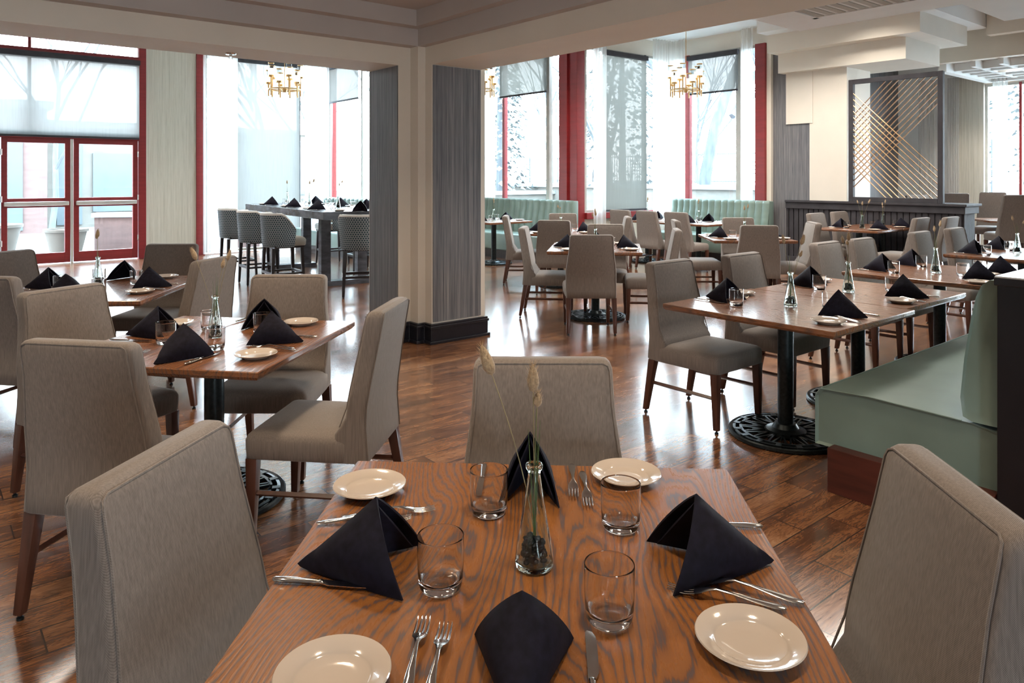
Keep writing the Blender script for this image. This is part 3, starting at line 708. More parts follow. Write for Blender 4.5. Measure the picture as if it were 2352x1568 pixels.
def table(cx, cy, ydir, w, d, label, group, mat=None, thick=.036):
    """ydir = heading of the table's local +Y"""
    t = thing('dining_table', label, 'table', (cx, cy, 0), R(ydir - 90), group)
    H = .76
    rings = [rrect(w / 2 - .012, d / 2 - .012, H - thick, .004, 2), rrect(w / 2, d / 2, H - thick + .014, .004, 2), rrect(w / 2, d / 2, H - .004, .004, 2), rrect(w / 2 - .003, d / 2 - .003, H, .004, 2)]
    obj('tabletop', MB().loft(rings), mat or TABLEWOOD2, t, smooth=25)
    if 'base' not in PROTO:
        iron_base(t, H); PROTO['base'] = [c for c in t.children if c.name.split('.')[0] != 'tabletop']
    else:
        for c in PROTO['base']: k = c.copy(); COL.objects.link(k); k.parent = t
    return t
GT = 'square wood-topped tables on cast iron pedestals'
TB = {}
def deftable(key, cx, cy, yd, w, d, label, mat=None): TB[key] = (cx, cy, yd, w, d); return table(cx, cy, yd, w, d, label, GT, mat)
deftable('near', .939, 1.072, 47.2, .99, 1.07, 'honey oak table nearest the camera, filling the bottom of the photo', TABLEWOOD)
deftable('leftmid', 1.117, 3.575, 41.3, 1.0, 1.03, 'square wooden table in the left middle ringed by four greige chairs')
deftable('farleft', 1.02, 5.76, 55, 1.05, 1.18, 'wooden table at the far left in front of the red doors')
deftable('rowa', 4.01, 2.315, 90, .95, 1.07, 'nearest wooden table of the row along the sage banquette')
deftable('rowb', 4.955, 2.33, 90, .93, 1.0, 'second wooden table butted against the first along the sage banquette')
deftable('rowc', 6.42, 2.36, 90, 1.12, 1.06, 'third wooden table along the sage banquette, with one vase')
deftable('rowd', 8.62, 2.40, 90, 1.30, 1.0, 'farthest wooden table along the sage banquette at the right edge')
deftable('mid', 5.79, 5.59, 42.5, .98, 1.0, 'wooden table right of the pier behind a chair seen from the back')
deftable('mid2', 7.10, 7.53, 38, 1.0, 1.0, 'second table right of the pier, between four beige chairs')
deftable('rightmid', 8.22, 5.30, 47, 1.0, 1.0, 'wooden table in the right centre behind a chair seen from the back')
deftable('bootha', 10.32, 8.66, 0, 1.0, .95, 'left table pulled up to the right-hand green booth')
deftable('boothb', 10.32, 7.55, 0, 1.0, .95, 'right table pulled up to the right-hand green booth')
deftable('boothc', 7.95, 10.15, 0, 1.0, .95, 'table at the middle green booth beside the pier')
deftable('walla', 10.97, 5.14, 90, .86, .92, 'nearer orange-brown table by the beadboard half wall')
deftable('wallb', 11.75, 5.14, 90, .68, .92, 'farther table joined on by the beadboard half wall')

# ------------------------------------------------------------------ things on the tables
def make_napkin():
    mb = MB()
    A, T_, n = Vector((0, .19, .140)), Vector((0, .035, .004)), 9
    for sx in (-1, 1):
        for layer in (0, 1):
            Fo = Vector((sx * (.100 - .006 * layer), .262 - .022 * layer, .003)); A2 = A + Vector((sx * .001, -.004 * layer, -.008 * layer)); T2 = T_ + Vector((0, .02 * layer, 0))
            nrm = (A2 - T2).cross(Fo - T2).normalized()
            if nrm.x * sx < 0: nrm = -nrm
            vs = []; idx = {}
            for i in range(n + 1):
                for j in range(n + 1 - i):
                    a, b = i / n, j / n; c = 1 - a - b
                    p = A2 * a + T2 * b + Fo * c
                    bul = .020 * (27 * a * b * c) ** .7 * (1 - layer * .5) + .012 * 4 * a * c * (1 - layer) * (b < .99) - .003 * math.sin(9 * c + 5 * b)* (a*b*c*27)
                    p = p + nrm * (bul - .006 * layer)
                    if a < .02: p.z = .002
                    if c < .001: p.x = 0 if layer == 0 else -sx * .0
                    idx[(i, j)] = len(vs); vs.append(tuple(p))
            fs = []
            for i in range(n):
                for j in range(n - i):
                    fs.append((idx[(i, j)], idx[(i + 1, j)], idx[(i, j + 1)]))
                    if j < n - i - 1: fs.append((idx[(i + 1, j)], idx[(i + 1, j + 1)], idx[(i, j + 1)]))
            mb.add(vs, fs)
    me = mb.mesh('folded_napkin', NAVY, smooth=60, fix=False)
    bm = bmesh.new(); bm.from_mesh(me); bmesh.ops.remove_doubles(bm, verts=bm.verts, dist=.0008); bmesh.ops.recalc_face_normals(bm, faces=bm.faces)
    bmesh.ops.solidify(bm, geom=bm.faces[:], thickness=.0045); bm.to_mesh(me); bm.free()
    for p in me.polygons: p.use_smooth = True
    me.set_sharp_from_angle(angle=R(55)); return me
NAP = make_napkin()
def make_fork():
    mb = MB()
    def ring(y, hw_, ht, z): return [(-hw_, y, z), (-hw_ * .6, y, z + ht), (hw_ * .6, y, z + ht), (hw_, y, z), (hw_ * .6, y, z - ht), (-hw_ * .6, y, z - ht)]
    st = [(0, .003, .0014, .006), (.004, .0075, .002, .0062), (.02, .0098, .0022, .007), (.05, .0080, .002, .010), (.09, .0042, .002, .015), (.12, .0032, .002, .018), (.133, .006, .0016, .0165), (.146, .0118, .0012, .0125), (.160, .0128, .0011, .0085)]
    mb.loft([ring(*s) for s in st])
    for k in range(4):
        x = -.0105 + k * .007
        mb.loft([ring(y, w, .0009, z) for y, w, z in ((.158, .0024, .0088), (.175, .0021, .006), (.192, .0017, .0062), (.208, .0007, .009))] and
                [[(x + q[0], q[1], q[2]) for q in ring(y, w, .0009, z)] for y, w, z in ((.158, .0024, .0088), (.175, .0021, .006), (.192, .0017, .0062), (.208, .0007, .009))])
    return mb.mesh('fork', STEEL, smooth=50)
FORK = make_fork()
def make_knife():
    mb = MB()
    def el(y, a, b, z): return [(a * math.cos(2 * PI * k / 10), y, z + b * math.sin(2 * PI * k / 10)) for k in range(10)]
    mb.loft([el(*s) for s in ((0, .003, .002, .006), (.005, .0075, .004, .006), (.03, .0085, .0045, .006), (.075, .0062, .004, .006), (.092, .0052, .0036, .006), (.096, .0065, .0042, .006), (.10, .004, .002, .006))])
    bl = [(-.0060, .098), (.0060, .098), (.0115, .112), (.0125, .17), (.0112, .20), (.006, .213), (-.003, .217), (-.0062, .211)]
    mb.poly(bl, .0050, .0066)
    return mb.mesh('table_knife', STEEL, smooth=50)
KNIFE = make_knife()
PLATE = MB().lathe([(0, .004), (.05, .004), (.052, .0), (.056, .0), (.062, .006), (.086, .0165), (.0885, .0185), (.087, .0205), (.083, .0195), (.062, .0125), (.0585, .0095), (.055, .0072), (.03, .0058), (0, .0056)], 64, cap=(False, False)).mesh('bread_plate', CHINA, smooth=60)
GLS = MB().lathe([(0, 0), (.030, .0), (.034, .0004), (.0375, .003), (.0400, .008), (.0412, .014), (.0422, .022), (.0432, .045), (.0437, .07), (.0438, .096), (.0438, .0985), (.0434, .0998), (.0426, .0998), (.0422, .0985), (.0421, .096), (.0420, .07), (.0414, .045), (.0402, .026), (.0385, .020), (.034, .0162), (.026, .0145), (0, .014)], 40, cap=(False, False)).mesh('rocks_glass', GLASS, smooth=60)
VAS = MB().lathe([(0, .001), (.032, .001), (.0355, .0018), (.038, .0045), (.0385, .008), (.0382, .016), (.034, .045), (.030, .07), (.0248, .10), (.020, .13), (.0158, .157), (.0127, .178), (.0122, .184), (.0130, .189), (.0160, .193), (.0172, .197), (.0170, .201), (.0155, .2035), (.0132, .204), (.0112, .2015), (.0102, .196), (.0098, .188), (.0104, .178), (.0136, .156), (.0178, .129), (.0226, .099), (.0278, .069), (.0318, .044), (.0358, .018), (.0352, .0125), (.032, .010), (0, .009)], 40, cap=(False, False)).mesh('bud_vase', GLASSR, smooth=60)
rr_ = random.Random(3)
mb = MB()
for k in range(95):
    z = .0160 + .042 * rr_.random() ; rmax = .0285 - (z - .01) * .22; a = rr_.random() * 2 * PI; q = rmax * math.sqrt(rr_.random())
    M_ = Matrix.Translation((q * math.cos(a), q * math.sin(a), z)) @ Matrix.Rotation(rr_.random() * 6, 4, (rr_.random(), rr_.random(), rr_.random() + .1)) @ Matrix.Diagonal((.0078, .0058, .0045, 1))
    mb.lathe([(0, -1), (.6, -.75), (.95, -.3), (.95, .3), (.6, .75), (0, 1)], 8, M_, cap=(False, False))
PEB = mb.mesh('vase_pebbles', PEBBLE, smooth=70)
def stemmesh(tx, ty, tz, bend, seed):
    pts = []
    for k in range(9):
        u = k / 8; x = tx * (u ** (1 + bend)); y = ty * (u ** (1 + bend)); pts.append((.003 * math.cos(seed) * (1 - u) + x, .003 * math.sin(seed) * (1 - u) + y, .03 + (tz - .03) * u))
    return MB().tube(pts, .0011, 5), Vector(pts[-1]), (Vector(pts[-1]) - Vector(pts[-2])).normalized()
def tuft(p, d, L, r, seed):
    rng = random.Random(seed); mb = MB(); rot = d.to_track_quat('Z', 'Y').to_matrix().to_4x4(); M_ = Matrix.Translation(p) @ rot
    prof = [(.001, -.002), (r * .7, L * .08), (r, L * .28), (r * .92, L * .5), (r * .62, L * .78), (r * .25, L * .95), (.0004, L)]
    mb.lathe(prof, 14, M_, cap=(False, False))
    for k in range(170):
        t = rng.random() ** .8; a = rng.random() * 2 * PI; rr = r * (1 - (2 * t - .7) ** 2 * .5) * .8
        b = M_ @ Vector((rr * math.cos(a), rr * math.sin(a), L * t * .95)); ln = r * (.7 + .8 * rng.random())
        e = M_ @ Vector(((rr + ln * .6) * math.cos(a), (rr + ln * .6) * math.sin(a), L * t * .95 + ln)); s_ = (M_.to_3x3() @ Vector((-math.sin(a), math.cos(a), 0))) * .0005
        mb.add([b - s_, b + s_, e], [(0, 1, 2)])
    return mb
def make_stem(spec, seed):
    tx, ty, tz, bend, L, r = spec; sm, p, d = stemmesh(tx, ty, tz, bend, seed)
    o = link('dried_grass_stem', sm.mesh('stem', STEM, smooth=60)); h = link('seed_head', tuft(p, d, L, r, seed).mesh('seed_head', TUFT, smooth=70, fix=False), o)
    return o
STEMS = [make_stem(s, i) for i, s in enumerate([(-.085, .01, .375, .5, .062, .0125), (-.002, .0, .345, 0, .055, .012), (.006, .004, .315, 1.5, .028, .009),
                                                   (.03, .02, .33, .8, .045, .010), (.055, -.01, .37, .6, .05, .010), (-.05, -.02, .30, .9, .035, .009)])]
for s in STEMS: s.location = (0, 0, -50)
GB = MB()
for k, (tx, ty, tz) in enumerate(((-.012, .004, .27), (.004, .002, .31), (.012, -.003, .29), (.007, .008, .25))): GB.tube([(0.004 * math.cos(k), .004 * math.sin(k), .02), (tx * .5, ty * .5, tz * .6), (tx, ty, tz)], [.0015, .0013, .0004], 5)
BLADES = GB.mesh('grass_blades', GREENSTEM, smooth=60)
stem_used = [False] * len(STEMS)
ORD = {'nap': 'navy folded napkin standing', 'plate': 'round cream bread plate', 'glass': 'clear rocks glass', 'knife': 'steel table knife', 'fk1': 'outer steel fork', 'fk2': 'inner steel fork'}
HT = .7605
def place(name, me, x, y, z, rz, label, cat, group):
    return tag(link(name, me, None, (x, y, z), rz), label, cat, group)
def seatframe(key, side, offs=0, box_=None):
    cx, cy, yd, w, d = box_ or TB[key]; a = R(yd); Y = Vector((math.cos(a), math.sin(a))); X = Vector((math.sin(a), -math.cos(a)))
    c = Vector((cx, cy)); inward = {'N': Y, 'F': -Y, 'L': X, 'R': -X}[side]; hd = (d if side in 'NF' else w) / 2
    right = Vector((inward.y, -inward.x)); o = c - inward * hd + right * offs
    return o, inward, right
def put(fr, name, me, u, v, ang, label, cat, group, H=HT, dz=0, scale=None):
    o, inn, rt = fr; p = o + rt * u + inn * v
    q = place(name, me, p.x, p.y, H + dz, math.atan2(inn.y, inn.x) - PI / 2 + R(ang), label, cat, group)
    if scale: q.scale = scale
    return q
rs = random.Random(11)
def setting(key, side, phrase, offs=0, H=HT, sc=1.0, box_=None, nap=(0, 0, 0), forks=None, knife=None, plate=None, glass=None, skip=()):
    fr = seatframe(key, side, offs, box_); g = 'place settings'; j = lambda s: (rs.random() - .5) * s
    if 'nap' not in skip: put(fr, 'folded_napkin', NAP, nap[0] * sc, nap[1] * sc, nap[2] + j(6), 'navy folded napkin ' + phrase, 'napkin', 'navy folded napkins', H, 0, nap[3] if len(nap) > 3 else None)
    k = knife or (.105, .03, j(8))
    if 'knife' not in skip: put(fr, 'table_knife', KNIFE, k[0] * sc, k[1] * sc, k[2], 'steel table knife ' + phrase, 'knife', 'table knives', H)
    f = forks or [(-.135, .03, 2 + j(8)), (-.165, .01, 4 + j(8))]
    if 'fork' not in skip:
        put(fr, 'fork', FORK, f[0][0] * sc, f[0][1] * sc, f[0][2], 'inner steel fork ' + phrase, 'fork', 'forks', H)
        put(fr, 'fork', FORK, f[1][0] * sc, f[1][1] * sc, f[1][2], 'outer steel fork ' + phrase, 'fork', 'forks', H)
    p = plate or (-.27 + j(.02), .12 + j(.03))
    if 'plate' not in skip: put(fr, 'bread_plate', PLATE, p[0] * sc, p[1] * sc, 0, 'cream bread plate ' + phrase, 'plate', 'cream bread plates', H)
    gl = glass or (.12 + j(.02), .32 + j(.02))
    if 'glass' not in skip: put(fr, 'rocks_glass', GLS, gl[0] * sc, gl[1] * sc, 0, 'clear rocks glass ' + phrase, 'drinking glass', 'clear rocks glasses', H)
def vase(x, y, phrase, stems, H=HT, rz=0):
    place('bud_vase', VAS, x, y, H, rz, 'tapered glass bud vase ' + phrase, 'vase', 'glass bud vases')
    o = place('vase_pebbles', PEB, x, y, H, rz, 'black pebbles inside the bud vase ' + phrase, 'pebbles', 'pebbles in the vases'); o['kind'] = 'stuff'
    place('grass_blades', BLADES, x, y, H, rz, 'thin green grass blades in the bud vase ' + phrase, 'grass', 'grass blades in the vases')['kind'] = 'stuff'
    nm = {0: 'longest leaning dried seed-head stem', 1: 'upright dried seed-head stem', 2: 'shortest small-headed dried stem', 3: 'slightly leaning dried seed-head stem', 4: 'outward-leaning dried seed-head stem', 5: 'low small-headed dried stem'}
    for s in stems:
        lab = nm[s] + ' in the vase ' + phrase
        if not stem_used[s]:
            stem_used[s] = True; q = STEMS[s]; q.location = (x, y, H); q.rotation_euler = (0, 0, rz); tag(q, lab, 'dried grass', 'dried bunny-tail stems')
        else:
            q = STEMS[s].copy(); COL.objects.link(q); q.location = (x, y, H); q.rotation_euler = (0, 0, rz); q['label'] = lab
            for c in list(STEMS[s].children): k = c.copy(); COL.objects.link(k); k.parent = q
A1 = R(-42.8)
# nearest table: measured one by one
setting('near', 'L', 'at the left seat of the nearest table', nap=(.01, 0, 0), knife=(.062, .0, -3), forks=[(-.190, .06, 16), (-.163, .01, 10)], plate=(-.345, .083), glass=(.065, .322))
setting('near', 'F', 'at the far seat of the nearest table', nap=(.02, .0, 0, (.68, 1, 1.06)), knife=(.148, .01, 2), forks=[(-.086, .008, 0), (-.112, .055, 2)], plate=(-.222, .082), glass=(.11, .29))
setting('near', 'R', 'at the right seat of the nearest table', nap=(.06, -.01, 4), knife=(.205, .0, -2), forks=[(-.085, .008, -22), (-.105, .045, -16)], plate=(-.205, .135), glass=(.19, .31))
setting('near', 'N', 'at the near seat of the nearest table', nap=(-.012, .085, 0, (.80, .95, .82)), knife=(.097, .13, 0), forks=[(-.145, .145, 0), (-.178, .16, 2)], plate=(-.297, .205), glass=(.135, .387))
vz = seatframe('near', 'N'); p = vz[0] + vz[1] * .557
vase(p.x, p.y, 'in the middle of the nearest table', (0, 1, 2), rz=A1)
setting('leftmid', 'N', 'at the near seat of the left-middle table', nap=(.02, 0, -12), plate=(-.33, .2), knife=(.15, .05, -8))
setting('leftmid', 'F', 'at the far seat of the left-middle table', nap=(-.02, .03, 20), glass=(.13, .34), plate=(-.25, .12))
setting('leftmid', 'L', 'at the left seat of the left-middle table', nap=(0, 0, 8), glass=(.12, .33))
setting('leftmid', 'R', 'at the right seat of the left-middle table', nap=(0, .02, 0), plate=(-.29, .13), glass=(.16, .34))
vase(1.13, 3.60, 'on the left-middle table', (0, 3, 4), rz=R(-20))
setting('farleft', 'N', 'at the near seat of the far left table', nap=(.0, .05, 15)); setting('farleft', 'R', 'at the right seat of the far left table')
setting('farleft', 'L', 'at the left seat of the far left table'); setting('farleft', 'F', 'at the far seat of the far left table')
vase(1.03, 5.85, 'on the far left table', (1, 3), rz=1)
nm = {'rowa': 'nearest table by the banquette', 'rowb': 'second table by the banquette'}
for k, ph in nm.items():
    setting(k, 'F', 'on the chair side of the ' + ph, offs=.08 if k == 'rowa' else .05); setting(k, 'N', 'on the banquette side of the ' + ph, nap=(0, .02, 4))
vase(4.04, 2.30, 'on the nearest table by the banquette', (0, 5, 4), rz=R(80)); vase(4.84, 2.34, 'on the second table by the banquette', (1, 3, 2), rz=2)
setting('rowc', 'F', 'at the left chair of the third table by the banquette', offs=.25, plate=(-.2, .1)); setting('rowc', 'F', 'at the right chair of the third table by the banquette', offs=-.33, plate=(-.2, .1), glass=(.1, .3))
setting('rowc', 'N', 'at the left of the third table, banquette side', offs=-.22, plate=(-.24, .1)); setting('rowc', 'N', 'at the right of the third table, banquette side', offs=.27, plate=(-.2, .22), glass=(-.1, .3))
vase(6.34, 2.36, 'on the third table by the banquette', (4, 3), rz=0)
setting('rowd', 'F', 'at the left chair of the farthest banquette table', offs=.36, plate=(-.2, .1)); setting('rowd', 'F', 'at the right chair of the farthest banquette table', offs=-.33, plate=(-.2, .1))
setting('rowd', 'N', 'at the farthest table, banquette side', offs=-.3, plate=(-.24, .1))
vase(8.62, 2.45, 'on the farthest banquette table', (3, 5), rz=1)
for s, ph in (('N', 'near'), ('R', 'right'), ('L', 'left'), ('F', 'far')): setting('mid', s, 'at the %s seat of the middle table right of the pier' % ph)
vase(5.79, 5.59, 'on the middle table right of the pier', (1, 3, 4), rz=1)
for s, ph in (('N', 'near'), ('R', 'right'), ('L', 'left')): setting('mid2', s, 'at the %s seat of the second middle table' % ph)
vase(7.1, 7.53, 'on the second middle table', (2, 3), rz=2)
for s, ph in (('N', 'near'), ('R', 'right'), ('L', 'left')): setting('rightmid', s, 'at the %s seat of the right-centre table' % ph)
vase(8.25, 5.33, 'on the right-centre table', (1, 4), rz=0)
for k, ph in (('bootha', 'left table of the right-hand booth'), ('boothb', 'right table of the right-hand booth'), ('boothc', 'table of the middle booth')):
    setting(k, 'N', 'on the chair side of the ' + ph, nap=(0, 0, 0)); setting(k, 'F', 'on the booth side of the ' + ph)
    vase(TB[k][0], TB[k][1], 'on the ' + ph, (1, 2), rz=TB[k][1])
setting('walla', 'F', 'at the left chair of the table by the half wall'); setting('walla', 'N', 'at the near edge of the table by the half wall')
setting('wallb', 'N', 'at the right end of the table by the half wall', plate=(-.2, .12)); 
vase(11.02, 5.12, 'on the nearer half-wall table', (0, 1, 4), rz=R(120)); vase(11.55, 5.05, 'on the farther half-wall table', (4, 3, 5), rz=0)

# ------------------------------------------------------------------ sage banquette along the right-hand table row, partition behind it
bq = thing('banquette', 'long sage green leather banquette on a dark mahogany plinth at the right', 'banquette', (3.50, 0, 0))
L_ = 6.6
def seatring(x, i): return [(x, 1.86 - i, .20 + i), (x, 1.86 - i, .44), (x, 1.845 - i, .468 - i), (x, 1.82, .482 - i), (x, 1.60, .487 - i), (x, 1.16, .478 - i), (x, 1.06, .46 - i), (x, 1.06, .20 + i)]
obj('seat', MB().loft([seatring(0.012, .012), seatring(.004, .004), seatring(0, 0), seatring(.004, 0), seatring(L_ - .01, 0), seatring(L_, .01)]), SAGE, bq, smooth=22)
prof = [(1.060, .485), (1.155, .485), (1.195, .50), (1.205, .58), (1.190, .75), (1.165, .92), (1.145, 1.02), (1.125, 1.07), (1.095, 1.095), (1.060, 1.10), (1.060, .8)]
def bring(x, s): cy, cz = 1.11, .75; return [(x, cy + (y - cy) * s, cz + (z - cz) * s) for y, z in prof]
obj('backrest', MB().loft([bring(0.012, .9), bring(.003, .97), bring(0, 1), bring(.004, 1), bring(L_, 1)]), SAGE, bq, smooth=50)
obj('piping', MB().tube([(0, 1.855, .445), (.0, 1.83, .478), (0, 1.60, .490), (0, 1.20, .480)], .004, 6).tube([(0, 1.83, .480), (L_, 1.83, .480)], .004, 6), SAGE, bq, smooth=60)
obj('plinth', box(-.055, L_, 1.06, 1.77, 0, .215), MAHPANEL, bq, smooth=0, bevel=.003)
pt = thing('partition', 'black partition with a pale cap behind the sage banquette at the right edge', 'partition', (3.46, 0, 0))
obj('panel', box(0, 6.8, .35, 1.055, 0, 1.085), BLACKPANEL, pt, smooth=0, bevel=.003)
obj('cap', box(-.03, 6.85, .33, 1.058, 1.085, 1.118), BLACKPANEL, pt, smooth=0, bevel=.004)
obj('cap_top', box(-.028, 6.84, .34, 1.055, 1.118, 1.124), CAPSTONE, pt, smooth=0)

# ------------------------------------------------------------------ channel-back green booths at the windows
def booth(x0, ya, yb, label, nch):
    """back against x0; runs from ya down to yb"""
    t = thing('booth_bench', label, 'booth', (x0, yb, 0), 0, 'channel-backed green booths'); L = ya - yb
    def fn(u, v):
        z = .44 + .66 * v; ph = u * nch; b = abs(math.sin(PI * ph)) ** .55 * .030
        lean = -.05 - .05 * (1 - v) + .025 * math.sin(PI * min(1, v * 1.35)) * -1
        dip = .010 * math.exp(-((v - .52) / .03) ** 2)
        if v > .96: b *= .4
        return (lean - b + dip - (0 if v < .97 else -.02), u * L, z)
    obj('channel_backrest', MB().grid(fn, nch * 8, 22), SAGE, t, smooth=70, fix=False)
    obj('back_shell', box(-.06, .10, 0, L, .1, 1.09), SAGE, t, smooth=30, bevel=.015)
    obj('seat', box(-.78, -.05, 0, L, .16, .47), SAGE, t, smooth=40, bevel=.03, segs=4)
    obj('plinth', box(-.70, .05, .03, L - .03, 0, .16), BLACKWOOD, t, smooth=0)
    return t
booth(6.95, 14.75, 12.45, 'channel-backed green booth seen left of the pier behind the bar table', 13)
booth(9.32, 12.2, 9.52, 'channel-backed green booth just right of the pier', 15)
booth(11.95, 9.35, 7.18, 'channel-backed green booth below the right-hand windows', 15)

# ------------------------------------------------------------------ bar table and bar stools
BX = (4.86, 10.72, 85.5, 1.10, 3.7)
bt = thing('bar_table', 'long high slate-dark communal bar table left of the pier', 'table', (BX[0], BX[1], 0), R(BX[2] - 90))
obj('tabletop', box(-.55, .55, -1.85, 1.85, .965, 1.07), SLATEWOOD, bt, smooth=0, bevel=.006)
for yy in (-1.15, 1.15):
    obj('trestle_leg', box(-.34, -.20, yy - .06, yy + .06, .05, .965), SLATEWOOD, bt, smooth=0, bevel=.004)
    obj('trestle_leg', box(.20, .34, yy - .06, yy + .06, .05, .965), SLATEWOOD, bt, smooth=0, bevel=.004)
    obj('trestle_foot', box(-.42, .42, yy - .09, yy + .09, 0, .07), SLATEWOOD, bt, smooth=0, bevel=.004)
def make_stool():
    r = thing('bar_stool', 'stool', 'bar stool')
    def arc(rad, z, a0=-115, a1=115, n=22, cy=0): return [(rad * math.sin(R(a0 + (a1 - a0) * k / n)), cy - rad * math.cos(R(a0 + (a1 - a0) * k / n)), z) for k in range(n + 1)]
    def wallring(z, ro, t, drop=0):
        o = arc(ro, z); i = list(reversed(arc(ro - t, z)))
        return o + i
    zs = [(.60, .235), (.62, .243), (.70, .250), (.82, .258), (.94, .266), (1.02, .272)]
    def sh(z, ro, t):   # arms slope down towards the front
        pts = []
        for px, py, pz in wallring(z, ro, t):
            f = max(0, (py + .06) / .22); pts.append((px, py * 1.02, .60 + (pz - .60) * (1 - .60 * min(1, f) ** 1.2)))
        return pts
    obj('curved_backrest', MB().loft([sh(z, ro, .05) for z, ro in zs]), HEX, r, smooth=45)
    top = [sh(1.022, .274, .056), sh(1.04, .272, .052), sh(1.052, .262, .034)]
    obj('top_roll', MB().loft(top), STOOLWHITE, r, smooth=60)
    obj('inner_lining', MB().loft([sh(z, ro - .048, .012) for z, ro in zs]), TAUPE, r, smooth=45)
    def dshape(z, i):
        q = [(.207 * math.cos(R(180 + 180 * k / 16)) * (1 - i * 4), .02 + .205 * math.sin(R(180 + 180 * k / 16)) * (1 - i * 4), z) for k in range(17)]
        return q + [(.222 - i, .10, z), (.225 - i, .23 - i, z), (.205 - i, .262 - i, z), (.10, .27 - i, z), (-.10, .27 - i, z), (-.205 + i, .262 - i, z), (-.225 + i, .23 - i, z), (-.222 + i, .10, z)]
    obj('seat_cushion', MB().loft([dshape(z, i) for z, i in ((.615, .01), (.63, 0), (.69, -.003), (.715, .01), (.73, .03), (.738, .07))]), TAUPE, r, smooth=50)
    obj('seat_rail', box(-.20, .20, -.15, .25, .585, .617), BLACKWOOD, r, smooth=0, bevel=.006)
    q = lambda cx, cy, z, w: [(cx - w, cy - w, z), (cx + w, cy - w, z), (cx + w, cy + w, z), (cx - w, cy + w, z)]
    for sx in (-1, 1):
        for sy in (-1, 1):
            cx, cy = .19 * sx, .19 * sy + .02
            obj('leg', MB().loft([q(cx * 1.12, cy * 1.12, .012, .015), q(cx, cy, .59, .022)]).lathe([(.01, 0), (.01, .015)], 8, Matrix.Translation((cx * 1.12, cy * 1.12, 0))), BLACKWOOD, r, smooth=0, bevel=.002)
    ring = [(.205 * math.cos(a), .02 + .205 * math.sin(a)) for a in [2 * PI * k / 32 for k in range(32)]]
    obj('footrest', box(-.21, .21, .20, .235, .24, .275).box(-.21, .21, -.20, -.165, .24, .275).box(-.225, -.195, -.18, .22, .24, .265).box(.195, .225, -.18, .22, .24, .265), BLACKWOOD, r, smooth=0, bevel=.004)
    return r
ST = make_stool(); ST.location = (3.86, 9.55, 0); ST.rotation_euler = (0, 0, R(-4 - 90)); ST['group'] = 'patterned bar stools'
ST['label'] = 'patterned barrel bar stool on the left side of the bar table, nearest of the three'
dup(ST, (3.86, 10.45, 0), R(-4 - 90), 'patterned barrel bar stool on the left side of the bar table, middle of the three')
dup(ST, (3.90, 11.40, 0), R(-4 - 90), 'patterned barrel bar stool on the left side of the bar table, farthest of the three')
dup(ST, (4.52, 8.55, 0), R(64 - 90), 'patterned barrel bar stool at the near end of the bar table beside the pier', scale=(1.08, 1.08, 1.0))
dup(ST, (5.75, 9.75, 0), R(176 - 90), 'bar stool on the far side of the bar table, nearest the pier')
dup(ST, (5.75, 10.85, 0), R(176 - 90), 'bar stool on the far side of the bar table, middle one')
dup(ST, (5.75, 11.90, 0), R(176 - 90), 'bar stool on the far side of the bar table, farthest one')
for k, (o_, ph) in enumerate(((-1.15, 'nearest'), (-.15, 'middle'), (.95, 'farthest'))):
    setting('', 'R' if 0 else 'L', 'on the left side of the bar table, %s seat' % ph, offs=-o_, H=1.0705, box_=BX, skip=('fork',) if k else (), glass=(.1, .36))
    setting('', 'R', 'on the window side of the bar table, %s seat' % ph, offs=o_, H=1.0705, box_=BX, skip=('fork',) if k else (), glass=(.1, .36))
setting('', 'N', 'at the near end of the bar table', H=1.0705, box_=BX, nap=(0, .02, 150))
vase(4.78, 9.75, 'at the near end of the bar table', (4, 3), H=1.0705, rz=0); vase(4.86, 10.9, 'in the middle of the bar table', (0, 1), H=1.0705, rz=2); vase(4.95, 12.0, 'at the far end of the bar table', (1,), H=1.0705)

# ------------------------------------------------------------------ far dining chairs and table beyond the half wall
GF = 'tall pale chairs beyond the half wall'
chair(14.9, 5.35, 40, 'tall brown-shaded chair just right of the half wall end', GF, (1.16, 1.1, 1.27))
chair(15.9, 4.95, 190, 'tall side-on chair with a white-lit face beyond the half wall', GF, (1.05, 1.05, 1.27))
chair(14.3, 4.15, 40, 'tall pale chair with its back to us at the right edge beyond the half wall', GF, (1.25, 1.1, 1.27))
chair(14.7, 6.3, 60, 'pale chair back glimpsed through the bottom left of the lattice screen', GF, (1.1, 1.1, 1.15))
chair(15.5, 5.95, 230, 'brown-shaded chair glimpsed through the bottom of the lattice screen', GF, (1.1, 1.1, 1.2))
deftable('far', 15.3, 4.5, 40, 1.0, 1.0, 'table between the tall chairs beyond the half wall')

# ------------------------------------------------------------------ outside
gr = tag(obj('snowy_ground', box(-40, 75, 15.25, 80, -.20, -.10).box(9.75, 75, 9.85, 15.25, -.20, -.10).box(7.35, 9.75, 12.6, 15.25, -.2, -.1).box(12.35, 75, 7.3, 9.85, -.2, -.1).box(18.3, 75, -30, 7.3, -.2, -.1), SNOW, smooth=0), None)
gr['kind'] = 'structure'
def brickhouse(name, x0, x1, y0, y1, h, label, mat, wins, roof=None):
    t = thing(name, label, 'building', (x0, y0, -.1))
    obj('wall', box(0, x1 - x0, 0, y1 - y0, 0, h), mat, t, smooth=0)
    obj('roof_edge', box(-.15, x1 - x0 + .15, -.15, y1 - y0 + .15, h, h + .22), GREYFRAME, t, smooth=0)
    for a, b, c, d, m in wins: obj('window', box(a, b, -.06, .02, c, d), m, t, smooth=0)
    return t
brickhouse('courtyard_building', -6, 3.1, 25, 33, 3.6, 'red brick building with blue glazing across the courtyard', BRICK, [(4.6, 6.2, .1, 2.6, OUTGLASS), (.5, 3.6, .8, 2.6, OUTGLASS), (7.6, 8.5, .1, 2.7, OUTGLASS)])
